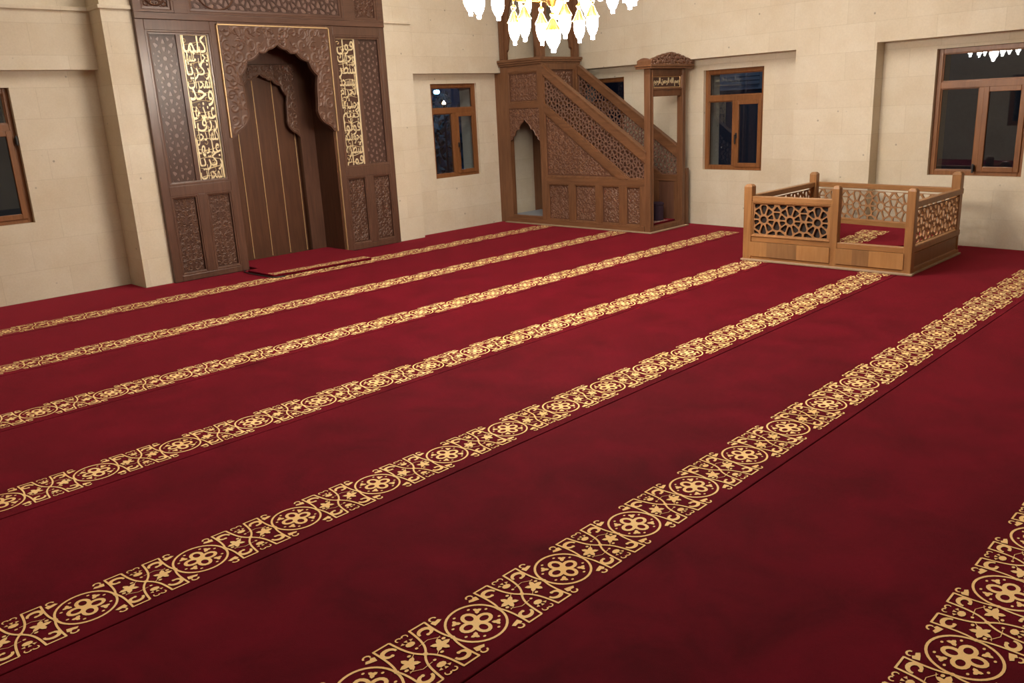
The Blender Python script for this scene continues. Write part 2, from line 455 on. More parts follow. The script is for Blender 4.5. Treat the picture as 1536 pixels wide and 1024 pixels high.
# ------------------------------------------------------------------ arabic lettering
FORMS = {  # letter: (isolated, final, initial, medial)
 'ا': ('\ufe8d', '\ufe8e', None, None), 'ب': ('\ufe8f', '\ufe90', '\ufe91', '\ufe92'), 'ت': ('\ufe95', '\ufe96', '\ufe97', '\ufe98'),
 'ج': ('\ufe9d', '\ufe9e', '\ufe9f', '\ufea0'), 'ح': ('\ufea1', '\ufea2', '\ufea3', '\ufea4'), 'خ': ('\ufea5', '\ufea6', '\ufea7', '\ufea8'),
 'د': ('\ufea9', '\ufeaa', None, None), 'ر': ('\ufead', '\ufeae', None, None), 'ز': ('\ufeaf', '\ufeb0', None, None),
 'س': ('\ufeb1', '\ufeb2', '\ufeb3', '\ufeb4'), 'ش': ('\ufeb5', '\ufeb6', '\ufeb7', '\ufeb8'), 'ط': ('\ufec1', '\ufec2', '\ufec3', '\ufec4'),
 'ع': ('\ufec9', '\ufeca', '\ufecb', '\ufecc'), 'ف': ('\ufed1', '\ufed2', '\ufed3', '\ufed4'), 'ك': ('\ufed9', '\ufeda', '\ufedb', '\ufedc'),
 'ل': ('\ufedd', '\ufede', '\ufedf', '\ufee0'), 'م': ('\ufee1', '\ufee2', '\ufee3', '\ufee4'), 'ن': ('\ufee5', '\ufee6', '\ufee7', '\ufee8'),
 'ه': ('\ufee9', '\ufeea', '\ufeeb', '\ufeec'), 'و': ('\ufeed', '\ufeee', None, None), 'ي': ('\ufef1', '\ufef2', '\ufef3', '\ufef4')}
def shape(txt):
    out = []
    for wd in txt.split(' '):
        r = ''
        for i, ch in enumerate(wd):
            f = FORMS.get(ch)
            if not f: r += ch; continue
            prev = i > 0 and FORMS.get(wd[i - 1]) and FORMS[wd[i - 1]][2]
            nxt = f[2] and i < len(wd) - 1
            r += f[3] if prev and nxt else f[1] if prev else f[2] if nxt else f[0]
        out.append(r[::-1])
    return ' '.join(out[::-1])

def text_mesh(txt, extrude=0.02, offset=0.0):
    cu = bpy.data.curves.new('t', 'FONT'); cu.body = shape(txt); cu.size = 1; cu.extrude = extrude; cu.offset = offset
    cu.resolution_u = 3
    o = bpy.data.objects.new('t', cu); C.objects.link(o)
    bpy.context.view_layer.update()
    dg = bpy.context.evaluated_depsgraph_get()
    me = bpy.data.meshes.new_from_object(o.evaluated_get(dg))
    vs = [tuple(v.co) for v in me.vertices]; fs = [tuple(p.vertices) for p in me.polygons]
    bpy.data.objects.remove(o); bpy.data.meshes.remove(me); bpy.data.curves.remove(cu)
    return vs, fs
def add_text(mb, txt, u0, u1, v0, v1, to, base, h, offset=0.0, keep=False, rot=False):
    vs, fs = text_mesh(txt, 0.5, offset)
    if not vs: return
    xs = [v[0] for v in vs]; ys = [v[1] for v in vs]
    ax, bx, ay, by = min(xs), max(xs), min(ys), max(ys)
    if not rot:
        su = (u1 - u0) / (bx - ax); sv = (v1 - v0) / (by - ay)
        if keep:
            k = min(su, sv * 1.0); su = k if k == su else min(su, k * 1.6); sv = k
        cu_, cv_ = (u0 + u1) / 2, (v0 + v1) / 2
        mb.add([to(cu_ + (x - (ax + bx) / 2) * su, cv_ + (y - (ay + by) / 2) * sv, base + (z + .5) * h) for x, y, z in vs], fs)

# ------------------------------------------------------------------ the carpets
def carpet_pattern(xs, yc, z, x_lo, x_hi, per, vs=1.0, vclip=None):
    """one woven border: medallions alternating with crossed bands; xs = medallion centre"""
    mb = MB()
    to0 = PZ(z)
    k = per / 0.42
    lift = [0.0]
    def strip(path, w, closed=False):
        lift[0] += .00002
        n = len(path); o = len(mb.v)
        for i in range(n):
            a = path[(i - 1) % n if closed else max(0, i - 1)]; b = path[(i + 1) % n if closed else min(n - 1, i + 1)]
            dx, dy = b[0] - a[0], b[1] - a[1]; L_ = math.hypot(dx, dy) or 1
            ww = (w[i] if isinstance(w, list) else w) / 2; p = path[i]
            mb.v.append((p[0] - dy / L_ * ww, p[1] + dx / L_ * ww, lift[0])); mb.v.append((p[0] + dy / L_ * ww, p[1] - dx / L_ * ww, lift[0]))
        for i in range(n if closed else n - 1):
            j = (i + 1) % n; mb.f.append((o + 2 * i, o + 2 * i + 1, o + 2 * j + 1, o + 2 * j))
    def fill(pts):
        lift[0] += .00002
        o = len(mb.v); n = len(pts); cx = sum(p[0] for p in pts) / n; cy = sum(p[1] for p in pts) / n
        mb.v.append((cx, cy, lift[0])); mb.v += [(p[0], p[1], lift[0]) for p in pts]
        for i in range(n): mb.f.append((o, o + 1 + i, o + 1 + (i + 1) % n))
    def ell(cx, cy, rx, ry, n=10, rot=0):
        return [(cx + rx * math.cos(t) * math.cos(rot) - ry * math.sin(t) * math.sin(rot), cy + rx * math.cos(t) * math.sin(rot) + ry * math.sin(t) * math.cos(rot)) for t in [2 * PI * i / n for i in range(n)]]
    def bez(p0, p1, p2, p3, n=8):
        return [tuple(((1 - t) ** 3 * a + 3 * (1 - t) ** 2 * t * b + 3 * (1 - t) * t * t * c + t ** 3 * d) for a, b, c, d in zip(p0, p1, p2, p3)) for t in [i / n for i in range(n + 1)]]
    def hook(cx, cy, r, a0, hand):
        n = 14; path = []; ws = []
        for i in range(n):
            t = i / (n - 1); a = a0 + hand * (.55 + t * 4.9); rr = r * (1 - .30 * max(0, t - .55) / .45)
            path.append((cx + rr * math.cos(a) * 1.2, cy + rr * math.sin(a))); ws.append(.0065 + .0085 * math.sin(PI * min(1, t * .9 + .06)))
        strip(path, ws)
        e = path[-1]; fill(ell(e[0], e[1], .0065, .0065, 7))
    def leaf(cx, cy, r, rot, lobes=5):
        pts = []
        for i in range(lobes * 4):
            a = 2 * PI * i / (lobes * 4); m = .72 + .28 * math.cos(a * lobes) ; m *= (1.15 if abs(math.sin(a / 2)) < .5 else 1)
            pts.append((cx + r * m * math.cos(a + rot), cy + r * m * math.sin(a + rot)))
        fill(pts)
    def bud(cx, cy, sx, sy):
        # tulip with a curl
        fill([(cx + sx * a, cy + sy * b) for a, b in [(.016, -.016), (.020, .004), (.008, .010), (.002, .003), (-.012, .006), (-.020, -.004), (-.006, -.010)]])
        c = (cx + sx * .0, cy + sy * .017)
        strip([(c[0] + sx * .012 * math.cos(t), c[1] + sy * .010 * math.sin(t)) for t in [(-.6 + .55 * i) for i in range(8)]], [.004, .006, .007, .007, .006, .006, .007, .006])
    # --- medallion at u = 0
    circ = [(.099 * math.cos(t), .101 * math.sin(t)) for t in [2 * PI * i / 36 for i in range(36)]]
    strip(circ, .0085, True)
    for q in range(4):
        a = q * PI / 2; cx, cy = .0345 * math.cos(a), .0345 * math.sin(a)
        strip(ell(cx, cy, .0240, .0200, 14, a), .0135, True)
    fill(ell(0, 0, .018, .018, 10))
    for q in range(4):
        a = PI / 4 + q * PI / 2
        leaf(.068 * math.cos(a), .068 * math.sin(a), .0165, a + PI, 3)
        for dd in (-.38, .38):
            fill(ell(.0785 * math.cos(a + dd), .0785 * math.sin(a + dd), .0058, .0045, 7))
    for sx in (-1, 1):
        fill(ell(sx * .1, 0, .008, .008, 8))
        for sy in (-1, 1): bud(sx * .080, sy * .105, sx, sy)
    # --- crossed bands centred at u = .21
    O = .21
    for sy in (1, -1):
        left = [(O - .110, 0)] + bez((O - .110, 0), (O - .095, sy * .03), (O - .098, sy * .09), (O - .100, sy * .130))[1:]
        strip(left, .0075)
        strip([(O - .103, sy * .130), (O - .040, sy * .130)], .0065)
        s1 = bez((O - .040, sy * .130), (O - .034, sy * .06), (O - .028, sy * .03), (O, 0), 9)
        s2 = bez((O, 0), (O + .030, -sy * .03), (O + .036, -sy * .07), (O + .040, -sy * .130), 9)
        strip(s1 + s2[1:], .0078)
        strip([(O + .037, -sy * .130), (O + .104, -sy * .130)], .0065)
        r = bez((O + .102, -sy * .130), (O + .098, -sy * .09), (O + .095, -sy * .03), (O + .110, 0))
        strip(r, .0075)
        for sx in (1, -1):
            hook(O + sx * .071, sy * .086, .0200, math.atan2(-sy * .8, -sx), -sy * sx)
        # lilies above and below the crossing
        for q in (-.6, 0, .6):
            a = sy * PI / 2 + q
            fill([(O + .010 * math.cos(a + 1.4), sy * .070 + .010 * math.sin(a + 1.4)), (O + .034 * math.cos(a - .18), sy * .070 + .030 * math.sin(a - .18)), (O + .034 * math.cos(a + .22), sy * .070 + .030 * math.sin(a + .22)), (O + .010 * math.cos(a - 1.4), sy * .070 + .010 * math.sin(a - 1.4))])
        fill(ell(O, sy * .074, .017, .012, 9))
        for sx in (-1, 1):
            strip([(O + sx * (.012 + .010 * math.cos(t)), sy * (.118 + .009 * math.sin(t))) for t in [-.9 + .55 * i for i in range(8)]], [.003, .004, .005, .005, .005, .005, .006, .006])
        fill(ell(O, sy * .043, .006, .005, 7))
    for sx in (1, -1):
        leaf(O + sx * .060, 0, .033, 0 if sx > 0 else PI, 5)
        fill(ell(O + sx * .087, .018 * sx, .0075, .006, 7)); fill(ell(O + sx * .040, -.030 * sx, .007, .0055, 7))
        strip([(O + sx * .02, -.03 * sx), (O + sx * .045, -.012 * sx), (O + sx * .07, .03 * sx), (O + sx * .088, .036 * sx)], .0022)
        strip([(O + sx * .01, .045 * sx), (O + sx * .05, .05 * sx), (O + sx * .085, .03 * sx)], .0022)
    fill(ell(O, 0, .009, .009, 8))
    unit_v, unit_f = mb.v, mb.f
    out = MB()
    i0 = math.ceil((x_lo + .1 * k - xs) / per); i1 = math.floor((x_hi - .31 * k - xs) / per)
    for i in range(i0, i1 + 1):
        o = len(out.v)
        for u, v, l_ in unit_v: out.v.append(to0(xs + i * per + u * k, yc + v * vs, l_))
        out.f += [tuple(a + o for a in f) for f in unit_f]
    return out

def wall_x(y): return 9.62 + 0.0684 * (y - 6.1)

strips_y = [7.80, 6.54, 5.312, 4.095, 2.897, 1.787, 0.573]
medallion = [1.0, 1.924, 1.325, 1.213, 0.742, 1.560, 2.367]
pers = [0.4195, 0.4195, 0.4195, 0.4195, 0.4185, 0.428, 0.434]
seams = [8.60] + [7.617, 6.357, 5.130, 3.913, 2.712, 1.605, 0.385, -1.6]
where = ['prayer carpet runner nearest the carved niche wall, running under the minbar', 'second prayer carpet runner from the niche wall, ending at the pulpit portal',
         'third prayer carpet runner from the niche wall, passing the pulpit door', 'prayer carpet runner whose gold border meets the left railing post',
         'prayer carpet runner whose gold border ends at the railing front', 'wide foreground prayer carpet runner whose border passes right of the low railing',
         'nearest prayer carpet runner with border in the bottom right corner of the photo']
for i in range(7):
    y0, y1 = seams[i + 1] + (.003 if i > 3 else .0015), seams[i] - (.003 if i > 4 else .0015)
    def edge(y):   # right-hand end of a runner, following the recesses of the wall
        return wall_x(y) - (.176 if 3.66 < y < 4.615 or y < .215 else .004)
    ys = [y0] + [q for yy in (.2145, .2155, 3.6595, 3.6605, 4.6145, 4.6155) for q in [yy] if y0 < yy < y1] + [y1]
    pts = [(-1.18, y0)] + [(edge(y), y) for y in ys]
    if i == 0:
        pts = pts[:-1] + [(edge(8.73), 8.735), (7.075, 8.735), (7.075, 8.595), (6.655, 8.595), (6.655, 8.565), (5.80, 8.565), (5.80, 8.99), (4.51, 8.99), (4.51, 8.565), (3.645, 8.565), (3.645, 8.615), (3.355, 8.615), (3.355, 8.994), (-1.18, 8.994)]
    else: pts.append((-1.18, y1))
    mb = MB().prism(pts, -.012, 0, PZ(0))
    o = mb.build('carpet_runner', M['carpet'], bevel=.004)
    tag(o, 'dark red ' + where[i], 'carpet', 'red prayer carpet runners on the floor')
    p = carpet_pattern(medallion[i], strips_y[i], 0.0012, -1.1, wall_x(strips_y[i]) - .03, pers[i])
    q = p.build('border_pattern', M['pattern'], o, norm=False); q['label'] = 'gold medallion border woven into the red pile'

# rug pushed into the niche mouth
mb = MB().prism([(4.385, 7.868), (5.60, 7.80), (5.80, 8.30), (5.80, 8.99), (4.515, 8.99), (4.515, 8.42), (4.385, 8.40)], 0.001, 0.026, PZ(0))
rug = mb.build('niche_rug', M['carpet'], bevel=.006)
tag(rug, 'dark red rug lying in the mouth of the carved prayer niche', 'rug')
p = carpet_pattern(4.495, 0, 0, 4.38, 5.68, .40, vs=.55)
p.v = [(x, 7.935 - (x - 4.4) * .045 + y, .0275) for x, y, z in p.v]
p.build('border_pattern', M['pattern'], rug, norm=False)
cb = MB().tube([(4.43, 8.545, .008), (4.365, 8.45, .010), (4.350, 8.30, .010), (4.356, 8.1, .010), (4.366, 7.93, .010), (4.39, 7.84, .007), (4.50, 7.82, .007)], .006)
tag(cb.build('power_cable', M['black'], smooth=True), 'thin black cable on the carpet along the left edge of the niche rug', 'cable')

# ------------------------------------------------------------------ room shell
H = 5.2
f = MB().box(-1.5, 10.3, -3.0, 9.9, -.06, -.012); struct(f.build('floor', M['screed']))
c = MB().box(-1.5, 10.3, -3.0, 9.9, H, H + .1); struct(c.build('ceiling', M['plaster']))

def holed(mb, u0, u1, v0, v1, holes, a0, a1, to):
    """wall slab u0..u1 x v0..v1 with rectangular holes (non overlapping in u)"""
    x = u0
    for h0, h1, g0, g1 in sorted(holes):
        mb.prism(rect(x, h0, v0, v1), a0, a1, to)
        mb.prism(rect(h0, h1, v0, g0), a0, a1, to); mb.prism(rect(h0, h1, g1, v1), a0, a1, to)
        x = h1
    mb.prism(rect(x, u1, v0, v1), a0, a1, to)

w = MB(); F = PY(9.0)
holed(w, -1.5, 3.37, -.012, 2.15, [(1.72, 2.562, .75, 2.0)], -.35, 0, F)
w.prism(rect(-1.5, 3.37, 2.15, 2.70), -.35, .10, F); w.prism(rect(-1.5, 3.37, 2.70, H), -.35, .05, F)
F = PY(8.74)
holed(w, 7.05, 10.1, -.012, 2.07, [(7.46, 8.29, .72, 1.945)], -.35, 0, F)
w.prism(rect(7.05, 10.1, 2.07, 2.66), -.35, .10, F); w.prism(rect(7.05, 10.1, 2.66, H), -.35, .085, F)
w.prism(rect(3.36, 7.06, 3.62, H), -.35, .13, F)
struct(w.build('wall_front', M['stone_x']))
t = MB().box(3.36, 3.652, 8.62, 9.35, -.012, H); struct(t.build('trim_1', M['stone_x']))
t = MB().box(6.648, 7.07, 8.60, 9.1, -.012, H); struct(t.build('trim_2', M['stone_x']))
t = MB().box(3.335, 3.648, 8.595, 9.0, 2.682, 2.717); t.box(-1.4, 3.34, 8.872, 9.0, 2.682, 2.717)
struct(t.build('trim_3', M['stone_x'], bevel=.004))
t = MB().box(6.653, 7.085, 8.578, 8.7, 2.652, 2.685); struct(t.build('trim_4', M['stone_x'], bevel=.004))

def WR(u, v, a):   # right wall frame: u along the wall, a into the room
    s = (u - 6.1) / 1.00234
    return (9.62 + .0684 * s - a / 1.00234, 6.1 + s + .0684 * a / 1.00234, v)
w = MB()
holed(w, 4.60, 9.3, -.012, 2.07, [(5.105, 5.965, .708, 1.93), (7.28, 8.14, .708, 1.93)], -.35, 0, WR)
holed(w, .2, 3.676, -.012, 2.07, [(2.24, 3.13, .71, 1.962)], -.35, 0, WR)
w.prism(rect(3.676, 4.60, -.012, 2.07), -.35, .17, WR)
w.prism(rect(-3.0, .2, -.012, 2.07), -.35, .17, WR)
w.prism(rect(-3.0, 9.3, 2.07, H), -.35, .17, WR)
struct(w.build('wall_right', M['stone_y']))
w = MB(); holed(w, -3.0, 9.4, -.012, H, [(1.2, 2.1, .72, 1.95), (5.9, 6.8, .72, 1.95)], 0, .3, PX(-1.2)); struct(w.build('wall_left', M['stone_y']))
w = MB().box(-1.5, 10.2, -3.0, -2.6, -.012, H); struct(w.build('wall_back', M['stone_x']))

# ------------------------------------------------------------------ windows
def window(n, u0, u1, v0, v1, to, inset=.03, flip=False, lean=0.0, hpos=None):
    D = .06
    def T(u, v, a): return to(u, v, a - inset)
    w_ = u1 - u0; h = v1 - v0; fw = .048
    g = lambda t: u0 + t * w_
    vt = v1 - .285 * h   # centre of the transom
    um = g(.5)
    if flip: G = lambda a, b: (u0 + u1 - b, u0 + u1 - a)
    else: G = lambda a, b: (a, b)
    root = MB()
    root.prism(rect(u0, u0 + fw, v0, v1), -D, 0, T); root.prism(rect(u1 - fw, u1, v0, v1), -D, 0, T)
    root.prism(rect(u0 + fw, u1 - fw, v1 - fw, v1), -D, 0, T); root.prism(rect(u0 + fw, u1 - fw, v0, v0 + fw), -D, 0, T)
    o = root.build('window_%d' % n, M['wframe'], bevel=.004); struct(o)
    tr = MB().prism(rect(u0 + fw, u1 - fw, vt - .032, vt + .032), -D, .003, T); tr.build('transom', M['wframe'], o, bevel=.004)
    mu = MB().prism(rect(um - .028, um + .028, v0 + fw, vt - .032), -D, .003, T); mu.build('mullion', M['wframe'], o, bevel=.004)
    # opening sash
    a, b = G(um + .022, u1 - fw + .008); c_, d_ = v0 + fw - .008, vt - .030
    s = MB(); sw = .05
    s.prism(rect(a, a + sw, c_, d_), -.02, .016, T); s.prism(rect(b - sw, b, c_, d_), -.02, .016, T)
    s.prism(rect(a + sw, b - sw, c_, c_ + sw), -.02, .016, T); s.prism(rect(a + sw, b - sw, d_ - sw, d_), -.02, .016, T)
    so = s.build('sash', M['wframe'], o, bevel=.004)
    gl = MB().prism(rect(a + sw - .004, b - sw + .004, c_ + sw - .004, d_ - sw + .004), -.006, -.004, T); gl.build('glass_pane', M['glass'], o)
    # slim glazing bead strips round fixed panes
    a2, b2 = G(u0 + fw, um - .028)
    for (p, q, r, s2) in ((a2, b2, v0 + fw, vt - .032), (u0 + fw, u1 - fw, vt + .032, v1 - fw)):
        bd = MB(); molding(bd, rect(p, q, r, s2), .012, .010, lambda u, v, a_: T(u, v, a_ - .02)); bd.build('glazing_bead', M['wframe'], o)
        gl = MB().prism(rect(p + .003, q - .003, r + .003, s2 - .003), -.026, -.024, lambda u, v, a_: T(u, v, a_ - lean * (v - (r + s2) / 2) * (r > vt))); gl.build('glass_pane', M['glass'], o)
    hu = (a + .022) if not flip else (b - .022)
    hz = (c_ + d_) / 2 - .02
    if hpos: hu, hz = hpos
    hb = MB().prism(rect(hu - .012, hu + .012, hz - .032, hz + .032), .016, .026, T)
    hb.prism(rect(hu - .009, hu + .009, hz - (.045 if hpos else .10), hz + (.045 if hpos else .012)), .040, .052, T); hb.prism(rect(hu - .007, hu + .007, hz - .007, hz + .007), .026, .042, T)
    hb.build('window_handle', M['black'], o, bevel=.003)
    return o
window(1, 1.72, 2.562, .75, 2.0, PY(9.0), inset=.05, hpos=(2.545, 1.52))
window(2, 7.46, 8.29, .72, 1.945, PY(8.74), inset=.035)
window(3, 5.105, 5.965, .708, 1.93, WR, inset=.045, flip=True)
window(4, 7.28, 8.14, .708, 1.93, WR, inset=.045, flip=True)
window(5, 2.24, 3.13, .71, 1.962, WR, inset=.045, flip=True, lean=.009, hpos=(2.69, .785))
window(6, 5.9, 6.8, .72, 1.95, PXp(-1.2), inset=.03)
window(7, 1.2, 2.1, .72, 1.95, PXp(-1.2), inset=.03)

# ------------------------------------------------------------------ mihrab (carved prayer niche)
mih = empty('mihrab', (5.15, 8.6, 0), 'dark carved wooden prayer niche with scalloped arches and gold calligraphy panels on the stone wall', 'mihrab')
XL, XR, JL, JR = 3.65, 6.65, 4.50, 5.825
yF = 8.575
F = PY(yF)           # front plane of the frame
def solid(pieces, name, mat, parent, bevel=.003, to=None):
    mb = MB()
    for p in pieces: mb.prism(p[0], p[1], p[2], to)
    return mb.build(name, mat, parent, bevel=bevel)
# backing slab behind side frames (front at -0.03)
for nm, a, b, holes in (('side_frame', XL, JL, [(3.735, 4.415)]), ('side_frame', JR, XR, [(5.91, 6.58)])):
    p0, p1 = holes[0]; q = (p0 + p1) / 2
    fr = MB()
    fr.prism(rect(a, p0, 0, 2.60), -.06, 0, F); fr.prism(rect(p1, b, 0, 2.60), -.06, 0, F)
    fr.prism(rect(p0, p1, 2.50, 2.60), -.06, 0, F); fr.prism(rect(p0, p1, .885, .985), -.06, 0, F); fr.prism(rect(p0, p1, 0, .06), -.06, 0, F)
    fr.prism(rect(q - .042, q + .042, .06, .885), -.06, 0, F)
    fr.prism(rect(a, b, 0, 2.60), -.12, -.06, F)
    o = fr.build(nm, M['mwood'], mih, bevel=.004)
    m_ = MB(); molding(m_, rect(p0, p1, .985, 2.50), .038, .012, F, -.012)
    m_.build('panel_molding', M['mwood'], mih)
    left = a == XL
    gu = (3.783, 4.045) if left else (6.268, 6.55); cu_ = (4.095, 4.377) if left else (5.948, 6.214)
    # plain stile between the two strips
    s0, s1 = (gu[1], cu_[0]) if left else (cu_[1], gu[0])
    mm = MB().prism(rect(s0, s1, 1.0, 2.47), -.06, -.018, F); mm.build('divider', M['mwood'], mih, bevel=.003)
    # geometric star strip
    g0 = MB().prism(rect(gu[0], gu[1], 1.0, 2.47), -.06, -.034, F); g0.build('geometric_panel', M['geo'], mih)
    sd = girih_seeds(gu[0], gu[1], 1.0, 2.47, .25, .25)
    lm = lattice(rect(gu[0], gu[1], 1.0, 2.47), sd, .033, .004, F, -.034)
    lm.build('geometric_strapwork', M['geostrap'], mih)
    # calligraphy strip
    cb_ = MB().prism(rect(cu_[0], cu_[1], 1.0, 2.47), -.06, -.032, F); cp = cb_.build('calligraphy_panel', M['mback'], mih)
    gb = MB(); molding(gb, rect(cu_[0], cu_[1], 1.0, 2.47), .012, .010, F, -.032)
    gb.build('gold_border', M['gold'], mih)
    rows = (['كلما', 'دخل عليها', 'زكريا', 'المحراب', 'وجد', 'عندها', 'رزقا', 'كلما دخل', 'عليها', 'زكريا', 'المحراب'] if left else
            ['فول', 'وجهك', 'شطر', 'المسجد', 'الحرام', 'وحيث ما', 'كنتم', 'فولوا', 'وجوهكم', 'شطره', 'فول'])
    tx = MB(); nr = len(rows); hh = (2.455 - 1.015) / nr
    for k, wd in enumerate(rows):
        v1_ = 2.455 - k * hh
        add_text(tx, wd, cu_[0] + .014, cu_[1] - .014, v1_ - hh * 1.28, v1_ + hh * .22, F, -.032, .007 + .001 * (k % 2), offset=.004)
    RR = random.Random(3 if left else 4)
    for k in range(44):     # ornamental strokes and curls between the words
        c0 = (RR.uniform(cu_[0] + .03, cu_[1] - .03), 1.03 + (k + .5) / 44 * 1.40)
        if k % 3 == 0:
            y_ = c0[1]; ribbon(tx, [(cu_[0] + .02 + (cu_[1] - cu_[0] - .04) * t, y_ + .012 * math.sin(t * 5 + k)) for t in [i / 14 for i in range(15)]], .0045, .008, F, -.032)
        else:
            ribbon(tx, spiral(c0, RR.uniform(.022, .042), RR.uniform(0, 6), .9, RR.choice((-1, 1))), .0042, .008, F, -.032, rect(cu_[0] + .012, cu_[1] - .012, 1.012, 2.458))
    tx.build('gold_calligraphy', M['gold'], mih)
    # two lower carved panels
    for (r0, r1) in ((p0, q - .042), (q + .042, p1)):
        b_ = MB(); ins = molding(b_, rect(r0, r1, .06, .885), .03, .014, F, -.014); b_.build('panel_molding', M['mwood'], mih)
        b_ = MB().prism(rect(r0, r1, .06, .885), -.06, -.03, F)
        po = b_.build('lower_panel', M['mback'], mih)
        rm = MB(); arabesque(rm, rect(r0 + .03, r1 - .03, .09, .855), F, -.030, cell=.058, h=.0045, seed=int(r0 * 100), w=.085, mirror=(r0 + r1) / 2)
        rm.build('carved_relief', M['mcarve'], po)
# upper zone
up = MB()
tops = [(3.71, 4.055, 2.665, 3.02), (4.20, 6.08, 2.662, 3.02), (6.20, 6.585, 2.655, 3.02)]
up.prism(rect(XL, XR, 2.60, 2.66), -.06, .012, F)
xx = XL
for a, b, z0, z1 in tops:
    up.prism(rect(xx, a, 2.66, 3.02), -.06, .012, F); xx = b
up.prism(rect(xx, XR, 2.66, 3.02), -.06, .012, F); up.prism(rect(XL, XR, 3.02, 3.60), -.06, .012, F); up.prism(rect(XL - .06, XR + .06, 3.50, 3.62), -.06, .10, F)
up.prism(rect(XL, XR, 2.60, 3.60), -.12, -.06, F)
up.build('upper_frame', M['mwood_x'], mih, bevel=.003)
for k, (a, b, z0, z1) in enumerate(tops):
    m_ = MB(); molding(m_, rect(a, b, z0, z1), .05, .02, F, -.012); m_.build('panel_molding', M['mwood_x'], mih)
    b_ = MB().prism(rect(a, b, z0, z1), -.06, -.02, F); po = b_.build('upper_panel', M['mback'] if k != 1 else M['geo'], mih)
    if k == 1:
        sd = girih_seeds(a + .05, b - .05, z0 + .05, z1, .25, .26)
        lattice(rect(a + .05, b - .05, z0 + .05, z1 - .05), sd, .02, .008, F, -.02).build('geometric_strapwork', M['geostrap'], po)
        rg = MB(); ribbon(rg, [(a + .33 + .20 * math.cos(t), z0 + .21 + .16 * math.sin(t)) for t in [i * 2 * PI / 32 for i in range(33)]], .011, .015, F, -.016)
        rg.build('medallion_ring', M['mcarve'], po)
    else:
        rm = MB(); arabesque(rm, rect(a + .05, b - .05, z0 + .05, z1 - .05), F, -.020, .07, .008, 40 + k, w=.10, mirror=(a + b) / 2)
        if k == 0: ribbon(rm, [((a + b) / 2 + .11 * math.cos(t), z0 + .185 + .12 * math.sin(t)) for t in [i * 2 * PI / 28 for i in range(29)]], .009, .016, F, -.018)
        rm.build('carved_relief', M['mcarve'], po)

def arch_profile(cx, half, apex, spring, foot, footw):
    """right half of the scalloped opening, from the apex down to the foot"""
    S = (apex - foot)
    pts = [(0, apex)]
    def arc(p, q, bulge, n=6):
        for i in range(1, n + 1):
            t = i / n; x = p[0] + (q[0] - p[0]) * t; y = p[1] + (q[1] - p[1]) * t
            d = bulge * math.sin(PI * t); nx, ny = q[1] - p[1], -(q[0] - p[0]); L_ = math.hypot(nx, ny)
            pts.append((x + nx / L_ * d, y + ny / L_ * d))
    k = half / .66
    P = [(0, 0), (.11 * k, -.062), (.235 * k, -.118), (.365 * k, -.175), (.475 * k, -.325)]
    arc((0, apex), (.115 * k, apex - .055 * S / .94), .012)
    arc(pts[-1], (.225 * k, apex - .085 * S / .94), .022 * k)
    arc(pts[-1], (.375 * k, apex - .175 * S / .94), .020 * k)
    arc(pts[-1], (.475 * k, apex - .325 * S / .94), .016 * k)
    arc(pts[-1], (.445 * k, apex - .52 * S / .94), .006 * k, 4)
    arc(pts[-1], (.428 * k, apex - .71 * S / .94), -.004 * k, 4)
    arc(pts[-1], (.53 * k, apex - .86 * S / .94), .022 * k, 5)
    arc(pts[-1], (half - footw, foot), -.012 * k, 4)
    return pts
def arch_board(name, cx, half, top, apex, foot, footw, y, th, mats, parent, cell, goldedge=True, seed=5, rel=.007):
    F = PY(y); prof = arch_profile(cx, half, apex, 0, foot, footw)
    R_ = [(cx + p[0], p[1]) for p in prof]; L_ = [(cx - p[0], p[1]) for p in prof]
    right = [(cx, top)] + R_ + [(cx + half, foot), (cx + half, top)]
    left = [(cx, top)] + L_ + [(cx - half, foot), (cx - half, top)]
    o = None; mb = MB()
    for side, dirs in ((R_, 1), (L_, -1)):
        # quads between profile point and outer boundary point
        outer = []
        n = len(side)
        for i, p in enumerate(side):
            t = i / (n - 1)
            if t < .5: outer.append((cx + dirs * half * (t / .5), top))
            else: outer.append((cx + dirs * half, top + (foot - top) * ((t - .5) / .5)))
        kk = min(range(n), key=lambda i: abs(i / (n - 1) - .5)); outer[kk] = (cx + dirs * half, top)
        for i in range(n - 1):
            q = [side[i], side[i + 1], outer[i + 1], outer[i]]
            o_ = len(mb.v)
            mb.v += [tuple(F(u, v, 0)) for u, v in q] + [tuple(F(u, v, -th)) for u, v in q]
            mb.f += [(o_, o_ + 1, o_ + 2, o_ + 3), (o_ + 7, o_ + 6, o_ + 5, o_ + 4), (o_, o_ + 4, o_ + 5, o_ + 1), (o_ + 3, o_ + 2, o_ + 6, o_ + 7)]
        o_ = len(mb.v); q = [side[-1], outer[-1]]
        mb.v += [tuple(F(u, v, a)) for u, v in q for a in (0, -th)]; mb.f.append((o_, o_ + 2, o_ + 3, o_ + 1))
    o = mb.build(name, mats[0], parent)
    rm = MB()
    for poly, sd in ((right, seed), (left, seed)):
        pass
    # carved leaves mirrored on both spandrels
    rp = MB(); arabesque(rp, left, lambda u, v, a: F(u, v, a), 0, cell, rel, seed, w=.11)
    rm.v = list(rp.v); rm.f = list(rp.f)
    off = len(rm.v); rm.v += [(2 * cx - x, yy, z) for x, yy, z in rp.v]; rm.f += [tuple(i + off for i in reversed(f_)) for f_ in rp.f]
    # raised lip following the scallops
    for sd_ in (1, -1):
        ribbon(rm, [(cx + sd_ * p[0] + sd_ * .011, p[1] + .011) for p in prof], .010, rel * 1.1, F, 0)
    rm.build('carved_relief', mats[1], o)
    return o
acx = (4.49 + 5.835) / 2
